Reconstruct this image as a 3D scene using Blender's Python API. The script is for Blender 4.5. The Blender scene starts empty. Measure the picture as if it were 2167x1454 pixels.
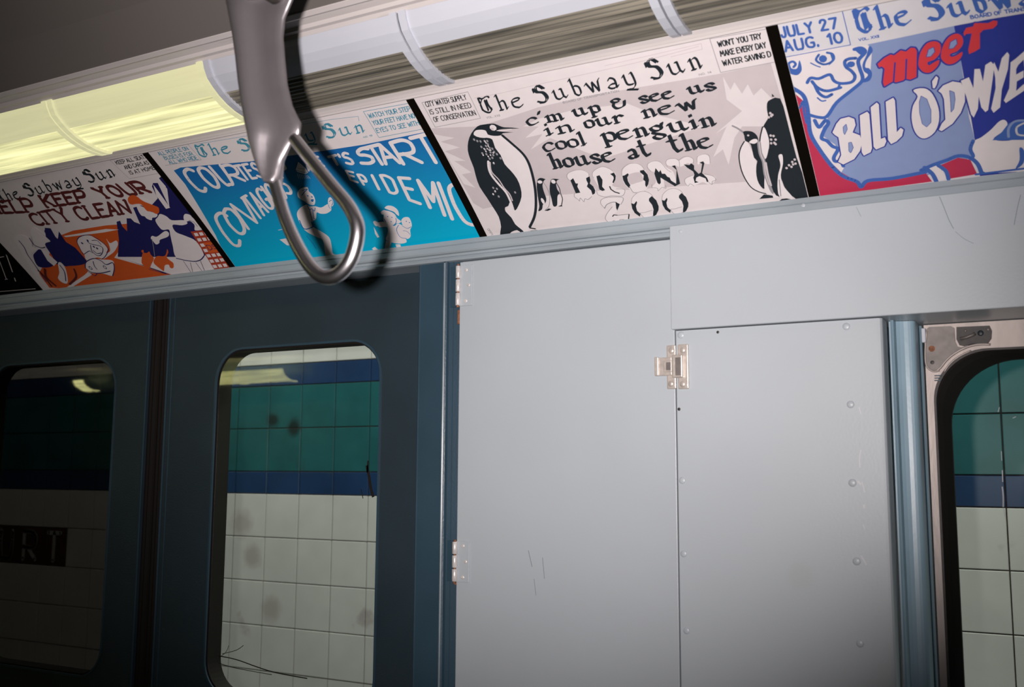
import bpy, bmesh, math, random
from mathutils import Vector, Matrix
from bisect import bisect_right
random.seed(7)
scene = bpy.context.scene
COL = scene.collection

# ------------------------------------------------------------------ camera
YAW, PITCH, ROLL, FPX = -0.49543874, 0.12736037, 0.00559601, 2146.14
def cam_rows():
    cy_, sy_ = math.cos(YAW), math.sin(YAW)
    cp, sp = math.cos(PITCH), math.sin(PITCH)
    a = Matrix(((cy_, -sy_, 0), (sy_, cy_, 0), (0, 0, 1)))
    b = Matrix(((1, 0, 0), (0, cp, sp), (0, -sp, cp)))
    c = Matrix(((1, 0, 0), (0, 0, -1), (0, 1, 0)))
    r = Matrix(((math.cos(ROLL), -math.sin(ROLL), 0), (math.sin(ROLL), math.cos(ROLL), 0), (0, 0, 1)))
    return r @ c @ b @ a
RC = cam_rows()
CAM = Vector((0, 0, 1.6))
cam_data = bpy.data.cameras.new('camera')
cam = bpy.data.objects.new('camera', cam_data)
COL.objects.link(cam)
m3 = Matrix((RC[0], -Vector(RC[1]), -Vector(RC[2]))).transposed()
cam.matrix_world = Matrix.Translation(CAM) @ m3.to_4x4()
cam_data.sensor_width = 36
cam_data.lens = FPX * 36 / 2167
cam_data.clip_start = 0.02
cam_data.dof.use_dof = True
cam_data.dof.focus_distance = 1.72
cam_data.dof.aperture_fstop = 7.0
scene.camera = cam

def ray(px, py):
    return RC.transposed() @ Vector(((px - 1083.5) / FPX, (py - 727.0) / FPX, 1.0))
def at(px, py, Y):                      # point of the plane y = Y seen at a pixel of the photograph
    d = ray(px, py); k = Y / d.y
    return Vector((d.x * k, Y, CAM.z + d.z * k))

# ------------------------------------------------------------------ world, lights, exposure
world = bpy.data.worlds.new('world'); scene.world = world
world.use_nodes = True
wb = world.node_tree.nodes['Background']
wb.inputs[0].default_value = (0.15, 0.32, 0.42, 1); wb.inputs[1].default_value = 0.01
scene.view_settings.view_transform = 'Standard'
scene.view_settings.look = 'None'
scene.view_settings.exposure = 0.0
scene.view_settings.gamma = 1.0
scene.view_settings.use_curve_mapping = False

# the compact camera's own flash, left of the lens; its beam is aimed to the right of the strap
fl = bpy.data.lights.new('camera_flash', 'SPOT')
fl.energy = 122; fl.color = (1.0, 0.915, 0.895)
fl.spot_size = math.radians(71); fl.spot_blend = 1.0; fl.shadow_soft_size = 0.011
flo = bpy.data.objects.new('camera_flash', fl); COL.objects.link(flo)
flo.location = CAM + Vector((-0.88, -0.475, 0)) * 0.064 + Vector((0, 0, 0.014))
tgt = at(1070, 440, 1.4)
flo.rotation_euler = (tgt - flo.location).to_track_quat('-Z', 'Y').to_euler()

# fluorescent lamps of the station, above the platform
sl = bpy.data.lights.new('platform_lamp', 'AREA'); sl.shape = 'RECTANGLE'
sl.size = 6.0; sl.size_y = 0.25; sl.energy = 64; sl.color = (1.0, 0.98, 0.90)
slo = bpy.data.objects.new('platform_lamp', sl); COL.objects.link(slo)
slo.location = (-1.4, 2.1, 3.05)

# ------------------------------------------------------------------ materials
def mat(name, col, rough=0.5, metal=0.0, noise=0.0, nscale=30, bump=0.0, bscale=200, spec=0.5, stretch=None, dark=None, dirt=None):
    m = bpy.data.materials.new(name); m.use_nodes = True
    nt = m.node_tree; b = nt.nodes['Principled BSDF']
    b.inputs['Base Color'].default_value = (*col, 1)
    b.inputs['Roughness'].default_value = rough
    b.inputs['Metallic'].default_value = metal
    b.inputs['Specular IOR Level'].default_value = spec
    tc = nt.nodes.new('ShaderNodeNewGeometry')
    mp = nt.nodes.new('ShaderNodeMapping')
    if stretch: mp.inputs['Scale'].default_value = stretch
    nt.links.new(tc.outputs['Position'], mp.inputs['Vector'])
    if noise > 0 or dark:
        n = nt.nodes.new('ShaderNodeTexNoise'); n.inputs['Scale'].default_value = nscale
        n.inputs['Detail'].default_value = 5
        nt.links.new(mp.outputs[0], n.inputs['Vector'])
        r = nt.nodes.new('ShaderNodeValToRGB')
        r.color_ramp.elements[0].position = 0.32; r.color_ramp.elements[1].position = 0.68
        lo = dark if dark else tuple(c * (1 - noise) for c in col)
        hi = col if dark else tuple(min(1, c * (1 + noise)) for c in col)
        r.color_ramp.elements[0].color = (*lo, 1); r.color_ramp.elements[1].color = (*hi, 1)
        nt.links.new(n.outputs['Fac'], r.inputs['Fac'])
        nt.links.new(r.outputs['Color'], b.inputs['Base Color'])
    if dirt:
        n2 = nt.nodes.new('ShaderNodeTexNoise'); n2.inputs['Scale'].default_value = dirt[1]; n2.inputs['Detail'].default_value = 8
        r2 = nt.nodes.new('ShaderNodeValToRGB')
        r2.color_ramp.elements[0].position = dirt[2]; r2.color_ramp.elements[1].position = dirt[2] + 0.06
        mx = nt.nodes.new('ShaderNodeMixRGB')
        nt.links.new(mp.outputs[0], n2.inputs['Vector'])
        nt.links.new(n2.outputs['Fac'], r2.inputs['Fac'])
        nt.links.new(r2.outputs['Color'], mx.inputs['Fac'])
        src = b.inputs['Base Color'].links[0].from_socket if b.inputs['Base Color'].links else None
        if src: nt.links.new(src, mx.inputs[1])
        else: mx.inputs[1].default_value = (*col, 1)
        mx.inputs[2].default_value = (*dirt[0], 1)
        nt.links.new(mx.outputs[0], b.inputs['Base Color'])
    if bump > 0:
        n3 = nt.nodes.new('ShaderNodeTexNoise'); n3.inputs['Scale'].default_value = bscale
        bp = nt.nodes.new('ShaderNodeBump'); bp.inputs['Strength'].default_value = bump; bp.inputs['Distance'].default_value = 0.002
        nt.links.new(mp.outputs[0], n3.inputs['Vector'])
        nt.links.new(n3.outputs['Fac'], bp.inputs['Height']); nt.links.new(bp.outputs[0], b.inputs['Normal'])
    return m

def mat_lamp(name, col, strength, streak):
    m = mat(name, (0.30, 0.29, 0.18), 0.4)
    nt = m.node_tree; b = nt.nodes['Principled BSDF']
    g = nt.nodes.new('ShaderNodeNewGeometry'); mp = nt.nodes.new('ShaderNodeMapping')
    mp.inputs['Scale'].default_value = (2.2, 60, 60)
    n = nt.nodes.new('ShaderNodeTexNoise'); n.inputs['Scale'].default_value = 1.6; n.inputs['Detail'].default_value = 4
    r = nt.nodes.new('ShaderNodeMapRange')
    r.inputs[1].default_value = 0.3; r.inputs[2].default_value = 0.7
    r.inputs[3].default_value = strength * (1 - streak); r.inputs[4].default_value = strength * (1 + streak)
    nt.links.new(g.outputs['Position'], mp.inputs['Vector']); nt.links.new(mp.outputs[0], n.inputs['Vector'])
    nt.links.new(n.outputs['Fac'], r.inputs[0])
    b.inputs['Emission Color'].default_value = (*col, 1)
    nt.links.new(r.outputs[0], b.inputs['Emission Strength'])
    return m

def mat_glass(name, tint, refl=1.0):
    m = bpy.data.materials.new(name); m.use_nodes = True
    nt = m.node_tree; nt.nodes.remove(nt.nodes['Principled BSDF'])
    out = nt.nodes['Material Output']
    t = nt.nodes.new('ShaderNodeBsdfTransparent'); t.inputs[0].default_value = (*tint, 1)
    g = nt.nodes.new('ShaderNodeBsdfGlossy'); g.inputs['Roughness'].default_value = 0.02
    g.inputs[0].default_value = (refl, refl, refl, 1)
    f = nt.nodes.new('ShaderNodeFresnel'); f.inputs[0].default_value = 1.5
    mx = nt.nodes.new('ShaderNodeMixShader')
    gm = nt.nodes.new('ShaderNodeNewGeometry'); sb = nt.nodes.new('ShaderNodeMath'); sb.operation = 'SUBTRACT'; sb.inputs[0].default_value = 1.0
    ml = nt.nodes.new('ShaderNodeMath'); ml.operation = 'MULTIPLY'
    nt.links.new(gm.outputs['Backfacing'], sb.inputs[1]); nt.links.new(f.outputs[0], ml.inputs[0]); nt.links.new(sb.outputs[0], ml.inputs[1])
    nt.links.new(ml.outputs[0], mx.inputs[0]); nt.links.new(t.outputs[0], mx.inputs[1]); nt.links.new(g.outputs[0], mx.inputs[2])
    nt.links.new(mx.outputs[0], out.inputs['Surface'])
    return m

M = {}
M['grey'] = mat('pale_blue_grey_paint', (0.415, 0.458, 0.492), 0.38, noise=0.03, nscale=4, bump=0.04, bscale=260, dirt=((0.40, 0.42, 0.40), 9, 0.74))
M['greyedge'] = mat('rail_grey_paint', (0.30, 0.35, 0.385), 0.4, noise=0.12, nscale=14, bump=0.1, bscale=200, stretch=(0.3, 1, 1))
M['slate'] = mat('dark_slate_blue_paint', (0.023, 0.039, 0.052), 0.42, noise=0.08, nscale=8, bump=0.15, bscale=300, dirt=((0.07, 0.075, 0.08), 30, 0.72))
M['post'] = mat('slate_blue_post_paint', (0.030, 0.062, 0.090), 0.36, noise=0.08, nscale=8, bump=0.12, bscale=260)
M['worn_glint'] = mat('worn_edge_highlight', (0.20, 0.25, 0.28), 0.28, noise=0.3, nscale=30, stretch=(1, 1, .3))  # worn edge paint, made paler to carry the ridge's highlight
M['scuff'] = mat('bare_scuff', (0.55, 0.56, 0.58), 0.3)
M['thin_mark'] = mat('dark_scratch', (0.22, 0.26, 0.28), 0.6)
M['strip'] = mat('blue_grey_strip_paint', (0.25, 0.37, 0.45), 0.34, noise=0.06, nscale=12, bump=0.04)
M['cream'] = mat('cream_trim_paint', (0.56, 0.52, 0.51), 0.5, noise=0.06, nscale=20, stretch=(0.2, 1, 1), bump=0.1, dirt=((0.45, 0.40, 0.36), 28, 0.66))
M['ceil'] = mat('ceiling_paint', (0.15, 0.135, 0.125), 0.6, noise=0.03, nscale=3)
M['inner'] = mat('interior_paint', (0.30, 0.36, 0.40), 0.5)
M['floor'] = mat('floor_lino', (0.07, 0.065, 0.06), 0.5, noise=0.3, nscale=40)
M['rubber'] = mat('black_rubber', (0.012, 0.010, 0.009), 0.8, spec=0.2)
M['gap'] = mat('black_divider', (0.004, 0.003, 0.002), 0.9, spec=0.02)
M['steel'] = mat('worn_steel', (0.60, 0.58, 0.55), 0.33, metal=1.0, noise=0.12, nscale=60)
M['hinge'] = mat('painted_hinge_metal', (0.72, 0.68, 0.66), 0.3, metal=0.3, noise=0.10, nscale=120, bump=0.05, bscale=300)
M['latch'] = mat('latch_metal', (0.62, 0.56, 0.51), 0.32, metal=0.45, noise=0.12, nscale=150, bump=0.05, bscale=400)
M['strap'] = mat('satin_grab_handle', (0.31, 0.285, 0.30), 0.36, metal=0.8, noise=0.06, nscale=25)
M['loop'] = mat('polished_loop', (0.78, 0.75, 0.78), 0.27, metal=1.0, noise=0.05, nscale=25)
M['alu'] = mat('aluminium_frame', (0.42, 0.36, 0.335), 0.45, metal=0.2, noise=0.12, nscale=50, stretch=(1, 1, .25), bump=0.1)
M['bracket'] = mat('grey_bracket', (0.17, 0.15, 0.14), 0.5, metal=0.3, noise=0.15, nscale=90)
M['dark'] = mat('dark_hardware', (0.022, 0.018, 0.016), 0.5, metal=0.1, noise=0.5, nscale=120)
M['rust'] = mat('rust', (0.25, 0.10, 0.05), 0.8, noise=0.4, nscale=200)
M['white_pl'] = mat('white_cover_plastic', (0.50, 0.52, 0.58), 0.4, noise=0.03, nscale=8)
M['lens'] = mat('clear_ribbed_lens', (0.30, 0.275, 0.22), 0.25, noise=0, nscale=1.5, dark=(0.07, 0.066, 0.054), stretch=(2.0, 60, 60), bump=0.25, bscale=3)
M['lit_frame'] = mat_lamp('lit_cover_frame', (1.0, 0.97, 0.56), 0.52, 0.06)
M['lit_lens'] = mat_lamp('lit_ribbed_lens', (1.0, 0.97, 0.50), 0.72, 0.5)
M['far_lens'] = mat_lamp('far_lit_lens', (1.0, 0.98, 0.40), 5.5, 0.6)
M['glass'] = mat_glass('window_glass', (0.90, 0.93, 0.92))
M['glass_d'] = mat_glass('dark_window_glass', (0.25, 0.24, 0.23))  # left door's pane, tinted darker than the other panes
M['t_white'] = mat('white_tile', (0.66, 0.66, 0.62), 0.35, noise=0.05, nscale=9, dirt=((0.48, 0.44, 0.42), 6, 0.67))
M['t_teal'] = mat('teal_tile', (0.016, 0.115, 0.122), 0.35, noise=0.14, nscale=9, dirt=((0.02, 0.08, 0.09), 7, 0.66))
M['t_blue'] = mat('blue_tile', (0.014, 0.045, 0.125), 0.35, noise=0.14, nscale=9, dirt=((0.02, 0.05, 0.10), 8, 0.66))
M['t_red'] = mat('dark_red_tile', (0.07, 0.012, 0.010), 0.4, noise=0.1)
M['t_letter'] = mat('pale_tile_letter', (0.45, 0.44, 0.42), 0.4)
M['grout'] = mat('grout', (0.07, 0.042, 0.034), 0.9, noise=0.4, nscale=40)
M['concrete'] = mat('platform_concrete', (0.18, 0.17, 0.16), 0.9, noise=0.2, nscale=6)
M['redbox'] = mat('red_enamel', (0.35, 0.02, 0.015), 0.4)
def add_stain(m, c, r, col, amt):
    nt = m.node_tree; b = nt.nodes['Principled BSDF']; g = nt.nodes.new('ShaderNodeNewGeometry')
    d = nt.nodes.new('ShaderNodeVectorMath'); d.operation = 'DISTANCE'; d.inputs[1].default_value = tuple(c)
    n = nt.nodes.new('ShaderNodeTexNoise'); n.inputs['Scale'].default_value = 30; a = nt.nodes.new('ShaderNodeMath'); a.operation = 'MULTIPLY_ADD'; a.inputs[1].default_value = r * .7
    mr = nt.nodes.new('ShaderNodeMapRange'); mr.inputs[1].default_value = r * 1.5; mr.inputs[2].default_value = r * .8; mr.inputs[3].default_value = 0; mr.inputs[4].default_value = amt
    mx = nt.nodes.new('ShaderNodeMixRGB'); src = b.inputs['Base Color'].links[0].from_socket
    nt.links.new(g.outputs['Position'], d.inputs[0]); nt.links.new(g.outputs['Position'], n.inputs['Vector']); nt.links.new(n.outputs['Fac'], a.inputs[0]); nt.links.new(d.outputs['Value'], a.inputs[2])
    nt.links.new(a.outputs[0], mr.inputs[0]); nt.links.new(mr.outputs[0], mx.inputs['Fac']); nt.links.new(src, mx.inputs[1]); mx.inputs[2].default_value = (*col, 1); nt.links.new(mx.outputs[0], b.inputs['Base Color'])
add_stain(M['grey'], at(1695, 1218, 1.4), .020, (0.37, 0.40, 0.38), .35)
for p_, r_ in (((512, 1108), .055), ((535, 1178), .045), ((575, 1290), .05)): add_stain(M['t_white'], at(*p_, 2.84), r_, (0.34, 0.26, 0.25), .5)
for p_, r_ in (((622, 905), .035), ((578, 890), .03)): add_stain(M['t_teal'], at(*p_, 2.84), r_, (0.012, 0.014, 0.014), .85)
# inks
def ink(n, c, r=0.42): M[n] = mat('ink_' + n, c, r, noise=0.02, nscale=60, spec=0.35)
ink('paper', (0.69, 0.64, 0.645)); ink('paper2', (0.64, 0.63, 0.66))
ink('tint', (0.55, 0.49, 0.505)); ink('black', (0.014, 0.020, 0.026)); ink('line', (0.28, 0.27, 0.29))
ink('white', (0.73, 0.68, 0.69)); ink('cyan', (0.0, 0.275, 0.58)); ink('cyan2', (0.0, 0.42, 0.66)); ink('cyan3', (0.01, 0.155, 0.42))
ink('brick', (0.40, 0.05, 0.025)); ink('teal', (0.05, 0.25, 0.36)); ink('navy', (0.016, 0.016, 0.10)); ink('orange', (0.60, 0.10, 0.02)); ink('maroon', (0.10, 0.02, 0.02))
ink('lilac', (0.24, 0.31, 0.53)); ink('royal', (0.03, 0.045, 0.29)); ink('blueline', (0.055, 0.13, 0.42)); ink('red', (0.48, 0.035, 0.085)); ink('scarlet', (0.62, 0.05, 0.06))

# ------------------------------------------------------------------ helpers
def link(name, me, m=None, parent=None, smooth=False):
    o = bpy.data.objects.new(name, me); COL.objects.link(o)
    if m is not None:
        for x in (m if isinstance(m, list) else [m]): me.materials.append(x)
    if parent is not None:
        o.parent = parent
        o.matrix_parent_inverse = Matrix.Translation(-parent.location)
    if smooth:
        for p in me.polygons: p.use_smooth = True
    return o
def tag(o, label=None, cat=None, group=None, kind=None):
    if label: o['label'] = label
    if cat: o['category'] = cat
    if group: o['group'] = group
    if kind: o['kind'] = kind
    return o
def thing(name, label, cat, loc, group=None):
    o = bpy.data.objects.new(name, None); COL.objects.link(o); o.location = loc
    o.empty_display_size = 0.05
    return tag(o, label, cat, group)
def to_mesh(bm, bevel=0.0, seg=2):
    if bevel > 0:
        bmesh.ops.bevel(bm, geom=bm.edges[:] , offset=bevel, segments=seg, affect='EDGES', profile=0.5, clamp_overlap=True)
    bmesh.ops.recalc_face_normals(bm, faces=bm.faces[:])
    me = bpy.data.meshes.new('m'); bm.to_mesh(me); bm.free(); return me
def add_box(bm, x0, x1, y0, y1, z0, z1):
    vs = [bm.verts.new((x, y, z)) for x in (x0, x1) for y in (y0, y1) for z in (z0, z1)]
    for f in ((0, 1, 3, 2), (4, 6, 7, 5), (0, 4, 5, 1), (2, 3, 7, 6), (0, 2, 6, 4), (1, 5, 7, 3)):
        bm.faces.new([vs[i] for i in f])
def box(name, x0, x1, y0, y1, z0, z1, m, parent=None, bevel=0.0, seg=2):
    bm = bmesh.new(); add_box(bm, x0, x1, y0, y1, z0, z1)
    return link(name, to_mesh(bm, bevel, seg), m, parent)
def sweep_x(name, prof, x0, x1, m, parent=None, smooth=False):   # closed (y,z) outline extruded along x
    bm = bmesh.new(); n = len(prof)
    a = [bm.verts.new((x0, y, z)) for y, z in prof]; b = [bm.verts.new((x1, y, z)) for y, z in prof]
    for i in range(n): bm.faces.new((a[i], a[(i + 1) % n], b[(i + 1) % n], b[i]))
    bm.faces.new(a); bm.faces.new(b[::-1])
    return link(name, to_mesh(bm), m, parent, smooth)
def sweep_z(name, prof, z0, z1, m, parent=None):                 # closed (x,y) outline extruded along z
    bm = bmesh.new(); n = len(prof)
    a = [bm.verts.new((x, y, z0)) for x, y in prof]; b = [bm.verts.new((x, y, z1)) for x, y in prof]
    for i in range(n): bm.faces.new((a[i], a[(i + 1) % n], b[(i + 1) % n], b[i]))
    bm.faces.new(a); bm.faces.new(b[::-1])
    return link(name, to_mesh(bm), m, parent)
def rrect(x0, x1, z0, z1, r, n=8):
    out = []
    for cx, cz, a0 in ((x1 - r, z1 - r, 0), (x0 + r, z1 - r, 90), (x0 + r, z0 + r, 180), (x1 - r, z0 + r, 270)):
        for i in range(n + 1):
            a = math.radians(a0 + 90 * i / n); out.append((cx + r * math.cos(a), cz + r * math.sin(a)))
    return out
def plate_xz(name, outer, hole, y0, y1, m, parent=None):         # plate in xz with an optional hole, thickness y0..y1
    bm = bmesh.new()
    def loop(pts, y): return [bm.verts.new((x, y, z)) for x, z in pts]
    for y in (y0, y1):
        o = loop(outer, y); es = [bm.edges.new((o[i], o[(i + 1) % len(o)])) for i in range(len(o))]
        if hole:
            h = loop(hole, y); es += [bm.edges.new((h[i], h[(i + 1) % len(h)])) for i in range(len(h))]
        bmesh.ops.triangle_fill(bm, edges=es, use_beauty=True)
    for pts in (outer, hole):
        if not pts: continue
        a = loop(pts, y0); b = loop(pts, y1); n = len(pts)
        for i in range(n): bm.faces.new((a[i], a[(i + 1) % n], b[(i + 1) % n], b[i]))
    bmesh.ops.remove_doubles(bm, verts=bm.verts[:], dist=1e-6)
    return link(name, to_mesh(bm), m, parent)
def ring_xz(name, outer, inner, y0, y1, m, parent=None, fillet=0.0):
    bm = bmesh.new(); n = len(outer)
    L = [[bm.verts.new((x, y, z)) for x, z in pts] for pts, y in ((outer, y1), (outer, y0), (inner, y0 + fillet), (inner, y1))]
    for k in range(4):
        a, b = L[k], L[(k + 1) % 4]
        for i in range(n): bm.faces.new((a[i], a[(i + 1) % n], b[(i + 1) % n], b[i]))
    return link(name, to_mesh(bm), m, parent)
def dome(name, x, y, z, r, h, m, parent, n=14):                  # low rivet head facing -y
    bm = bmesh.new(); rings = []
    for k in range(4):
        a = k / 4 * math.pi / 2
        rings.append([bm.verts.new((x + r * math.cos(a) * math.cos(t), y - h * math.sin(a), z + r * math.cos(a) * math.sin(t))) for t in [2 * math.pi * i / n for i in range(n)]])
    for k in range(3):
        for i in range(n): bm.faces.new((rings[k][i], rings[k][(i + 1) % n], rings[k + 1][(i + 1) % n], rings[k + 1][i]))
    c = bm.verts.new((x, y - h, z))
    for i in range(n): bm.faces.new((rings[3][i], rings[3][(i + 1) % n], c))
    return link(name, to_mesh(bm), m, parent, True)
def catmull(pts, closed=False, n=6):
    out = []; N = len(pts)
    rng = range(N) if closed else range(N - 1)
    for i in rng:
        if closed: p = [pts[(i + j) % N] for j in (-1, 0, 1, 2)]
        else: p = [pts[max(0, i - 1)], pts[i], pts[i + 1], pts[min(N - 1, i + 2)]]
        for k in range(n):
            t = k / n
            out.append(tuple(0.5 * (2 * p[1][c] + (p[2][c] - p[0][c]) * t + (2 * p[0][c] - 5 * p[1][c] + 4 * p[2][c] - p[3][c]) * t * t + (3 * p[1][c] - p[0][c] - 3 * p[2][c] + p[3][c]) * t ** 3) for c in range(len(p[1]))))
    if not closed: out.append(tuple(pts[-1]))
    return out
def tube(name, pts, rad, m, parent=None, closed=False, n=12, flat=1.0, up=Vector((0, 1, 0))):
    bm = bmesh.new(); rings = []; N = len(pts)
    for i, p in enumerate(pts):
        a = Vector(pts[i - 1] if (i or closed) else pts[0]); b = Vector(pts[(i + 1) % N] if (i < N - 1 or closed) else pts[-1])
        t = (b - a).normalized(); u = up.cross(t).normalized(); v = t.cross(u)
        r = rad[i] if isinstance(rad, (list, tuple)) else rad
        rings.append([bm.verts.new(Vector(p) + u * r * math.cos(2 * math.pi * k / n) + v * r * flat * math.sin(2 * math.pi * k / n)) for k in range(n)])
    for i in range(N if closed else N - 1):
        a, b = rings[i], rings[(i + 1) % N]
        for k in range(n): bm.faces.new((a[k], a[(k + 1) % n], b[(k + 1) % n], b[k]))
    if not closed: bm.faces.new(rings[0]); bm.faces.new(rings[-1][::-1])
    return link(name, to_mesh(bm), m, parent, True)
def cyl(name, c, axis, r, h, m, parent=None, n=20, smooth=True):
    a = Vector(axis).normalized(); c = Vector(c)
    up = Vector((0, 0, 1)) if abs(a.z) < 0.9 else Vector((0, 1, 0))
    e = min(r, h) * 0.12
    pts = [c - a * h / 2, c - a * (h / 2 - e), c + a * (h / 2 - e), c + a * h / 2]
    return tube(name, [tuple(p) for p in pts], [r - e, r, r, r - e], m, parent, n=n, up=up)

# ------------------------------------------------------------------ the setting: car shell
WY = 1.40                                   # face of the side wall
X0, X1 = -3.4, 1.5
def S(o): return tag(o, kind='structure')

S(box('floor', X0 - 2.7, X1, -1.4, 1.56, -0.06, 0.0, M['floor']))
ceil_prof = [(1.005, 2.212), (0.93, 2.245), (0.8, 2.285), (0.6, 2.325), (0.3, 2.352), (0, 2.36), (-0.3, 2.352), (-0.6, 2.325), (-0.8, 2.285), (-0.93, 2.245), (-1.005, 2.212)]
S(sweep_x('ceiling', ceil_prof + [(y, z + 0.03) for y, z in ceil_prof[::-1]], X0 - 2.7, X1, M['ceil']))
# moulding between the ceiling and the lamp covers
md = [(1.052, 2.200), (1.040, 2.1985), (1.036, 2.203), (1.030, 2.2035), (1.027, 2.208), (1.016, 2.2105), (1.010, 2.2085), (1.003, 2.2115), (1.003, 2.24), (1.052, 2.24)]
S(sweep_x('trim_1', md, X0, X1, M['cream']))
# cream retaining strip between lamp covers and cards
T2 = [(1.1835, 2.1440), (1.1795, 2.1405), (1.1765, 2.1400), (1.1740, 2.1425), (1.1725, 2.1420), (1.1690, 2.1445), (1.1640, 2.1470), (1.165, 2.156), (1.19, 2.156)]
S(sweep_x('trim_2', T2, X0, X1, M['cream']))
# rail that carries the cards
T3 = [(1.4035, 1.9795), (1.398, 1.9815), (1.3935, 1.9805), (1.3925, 1.9735), (1.3940, 1.9725), (1.3925, 1.9715), (1.3915, 1.9625), (1.3935, 1.9600), (1.3990, 1.9590), (1.3992, 1.9555), (1.3965, 1.9540), (1.3950, 1.9505), (1.3965, 1.9475), (1.402, 1.9465), (1.45, 1.9465), (1.45, 1.9795)]
S(sweep_x('trim_3', T3, X0, X1, M['greyedge']))

# side wall behind and below: header over the doors, wall behind the panels, wall around the window
wall = bpy.data.objects.new('wall_front', None); COL.objects.link(wall); wall.location = (0, WY, 0); S(wall)
box('door_header', -3.4, -0.936, 1.486, 1.53, 1.94, 2.30, M['slate'], wall)
box('wall_panel', -0.856, -0.492, 1.411, 1.53, 0.0, 1.9465, M['grey'], wall)
box('wall_panel', -0.492, -0.206, 1.411, 1.53, 0.0, 1.8075, M['grey'], wall)
box('wall_panel', -0.56, 1.5, 1.455, 1.56, 1.8135, 2.3, M['inner'], wall)
box('wall_panel', -0.199, 1.5, 1.40, 1.53, 0.0, 0.95, M['grey'], wall)
box('outer_skin', -3.4, -0.936, 1.53, 1.56, 1.95, 2.75, M['slate'], wall)
# board behind the cards, and the housing behind the lamp covers
cov = [(1.4035, 1.9795), (1.192, 2.1335), (1.19, 2.152), (1.19, 2.25), (1.45, 2.25), (1.45, 1.9795)]
sweep_x('cove_backing', [(y + 0.004, z + 0.006) for y, z in cov], X0, X1, M['gap'], wall)
# back side of the car (opposite the photographed wall) and the ends
S(box('wall_back', X0 - 2.7, X1, -1.46, -1.40, 0, 2.4, M['inner']))
S(box('wall_right', X1, X1 + 0.05, -1.4, 1.5, 0, 2.4, M['inner']))
S(box('wall_left', X0 - 2.75, X0 - 2.7, -1.4, 1.5, 0, 2.4, M['inner']))
S(box('wall_side', X0 - 2.7, X0, 1.44, 1.5, 0, 2.4, M['slate']))

# ------------------------------------------------------------------ doors
def door(name, n, x0, x1, wx0, wx1, seal_right, glass):
    d = bpy.data.objects.new('door_%d' % n, None); COL.objects.link(d); d.location = ((x0 + x1) / 2, 1.45, 0); S(d)
    z0, z1 = 0.01, 1.952; wz0, wz1 = 1.19, 1.833
    outer = [(x0, z0), (x1, z0), (x1, z1), (x0, z1)]
    hole = rrect(wx0, wx1, wz0, wz1, 0.062, 10)
    plate_xz('door_panel', outer, hole, 1.45, 1.486, M['slate'], d)
    # thin metal lip round the pane and the deep black rubber inside it
    ring_xz('window_lip', rrect(wx0 - .0035, wx1 + .0035, wz0 - .0035, wz1 + .0035, .0655, 10), rrect(wx0 + .0006, wx1 - .0006, wz0 + .0006, wz1 - .0006, .0615, 10), 1.4485, 1.4515, M['post'], d)
    ring_xz('window_gasket', rrect(wx0 - .002, wx1 + .002, wz0 - .002, wz1 + .002, .063, 10), rrect(wx0 + .0035, wx1 - .0035, wz0 + .0035, wz1 - .0035, .0585, 10), 1.4525, 1.4875, M['rubber'], d)
    plate_xz('window_glass', rrect(wx0 + .0012, wx1 - .0012, wz0 + .0012, wz1 - .0012, .061, 10), None, 1.4530, 1.4570, glass, d)
    return d
d2 = door('door_2', 2, -1.566, -0.936, -1.4327, -1.0460, False, M['glass'])
d1 = door('door_1', 1, -2.270, -1.622, -2.120, -1.7150, True, M['glass_d'])
for xa, xb, d, y in ((-1.566, -1.5925, d2, 1.4530), (-1.6225, -1.5955, d1, 1.4560)):
    lo, hi = min(xa, xb), max(xa, xb)
    sweep_z('edge_seal', [(lo, y), (lo + .006, y - .003), (lo + .011, y - .001), (lo + .016, y - .004), (lo + .022, y - .001), (hi, y), (hi, 1.484), (lo, 1.484)], 0.02, 1.95, M['rubber'], d)
box('edge_bead', -1.568, -1.5645, 1.4470, 1.4500, 0.02, 1.948, M['post'], d2, 0.001)
box('edge_bead', -1.5545, -1.5525, 1.4485, 1.4500, 0.02, 1.948, M['post'], d2, 0.0005)
box('edge_bead', -1.6245, -1.6215, 1.4470, 1.4500, 0.02, 1.948, M['post'], d1, 0.001)
# dark door pocket left of the left door
S(box('wall_pocket', -3.4, -2.275, 1.41, 1.53, 0, 1.9465, M['slate']))
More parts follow.
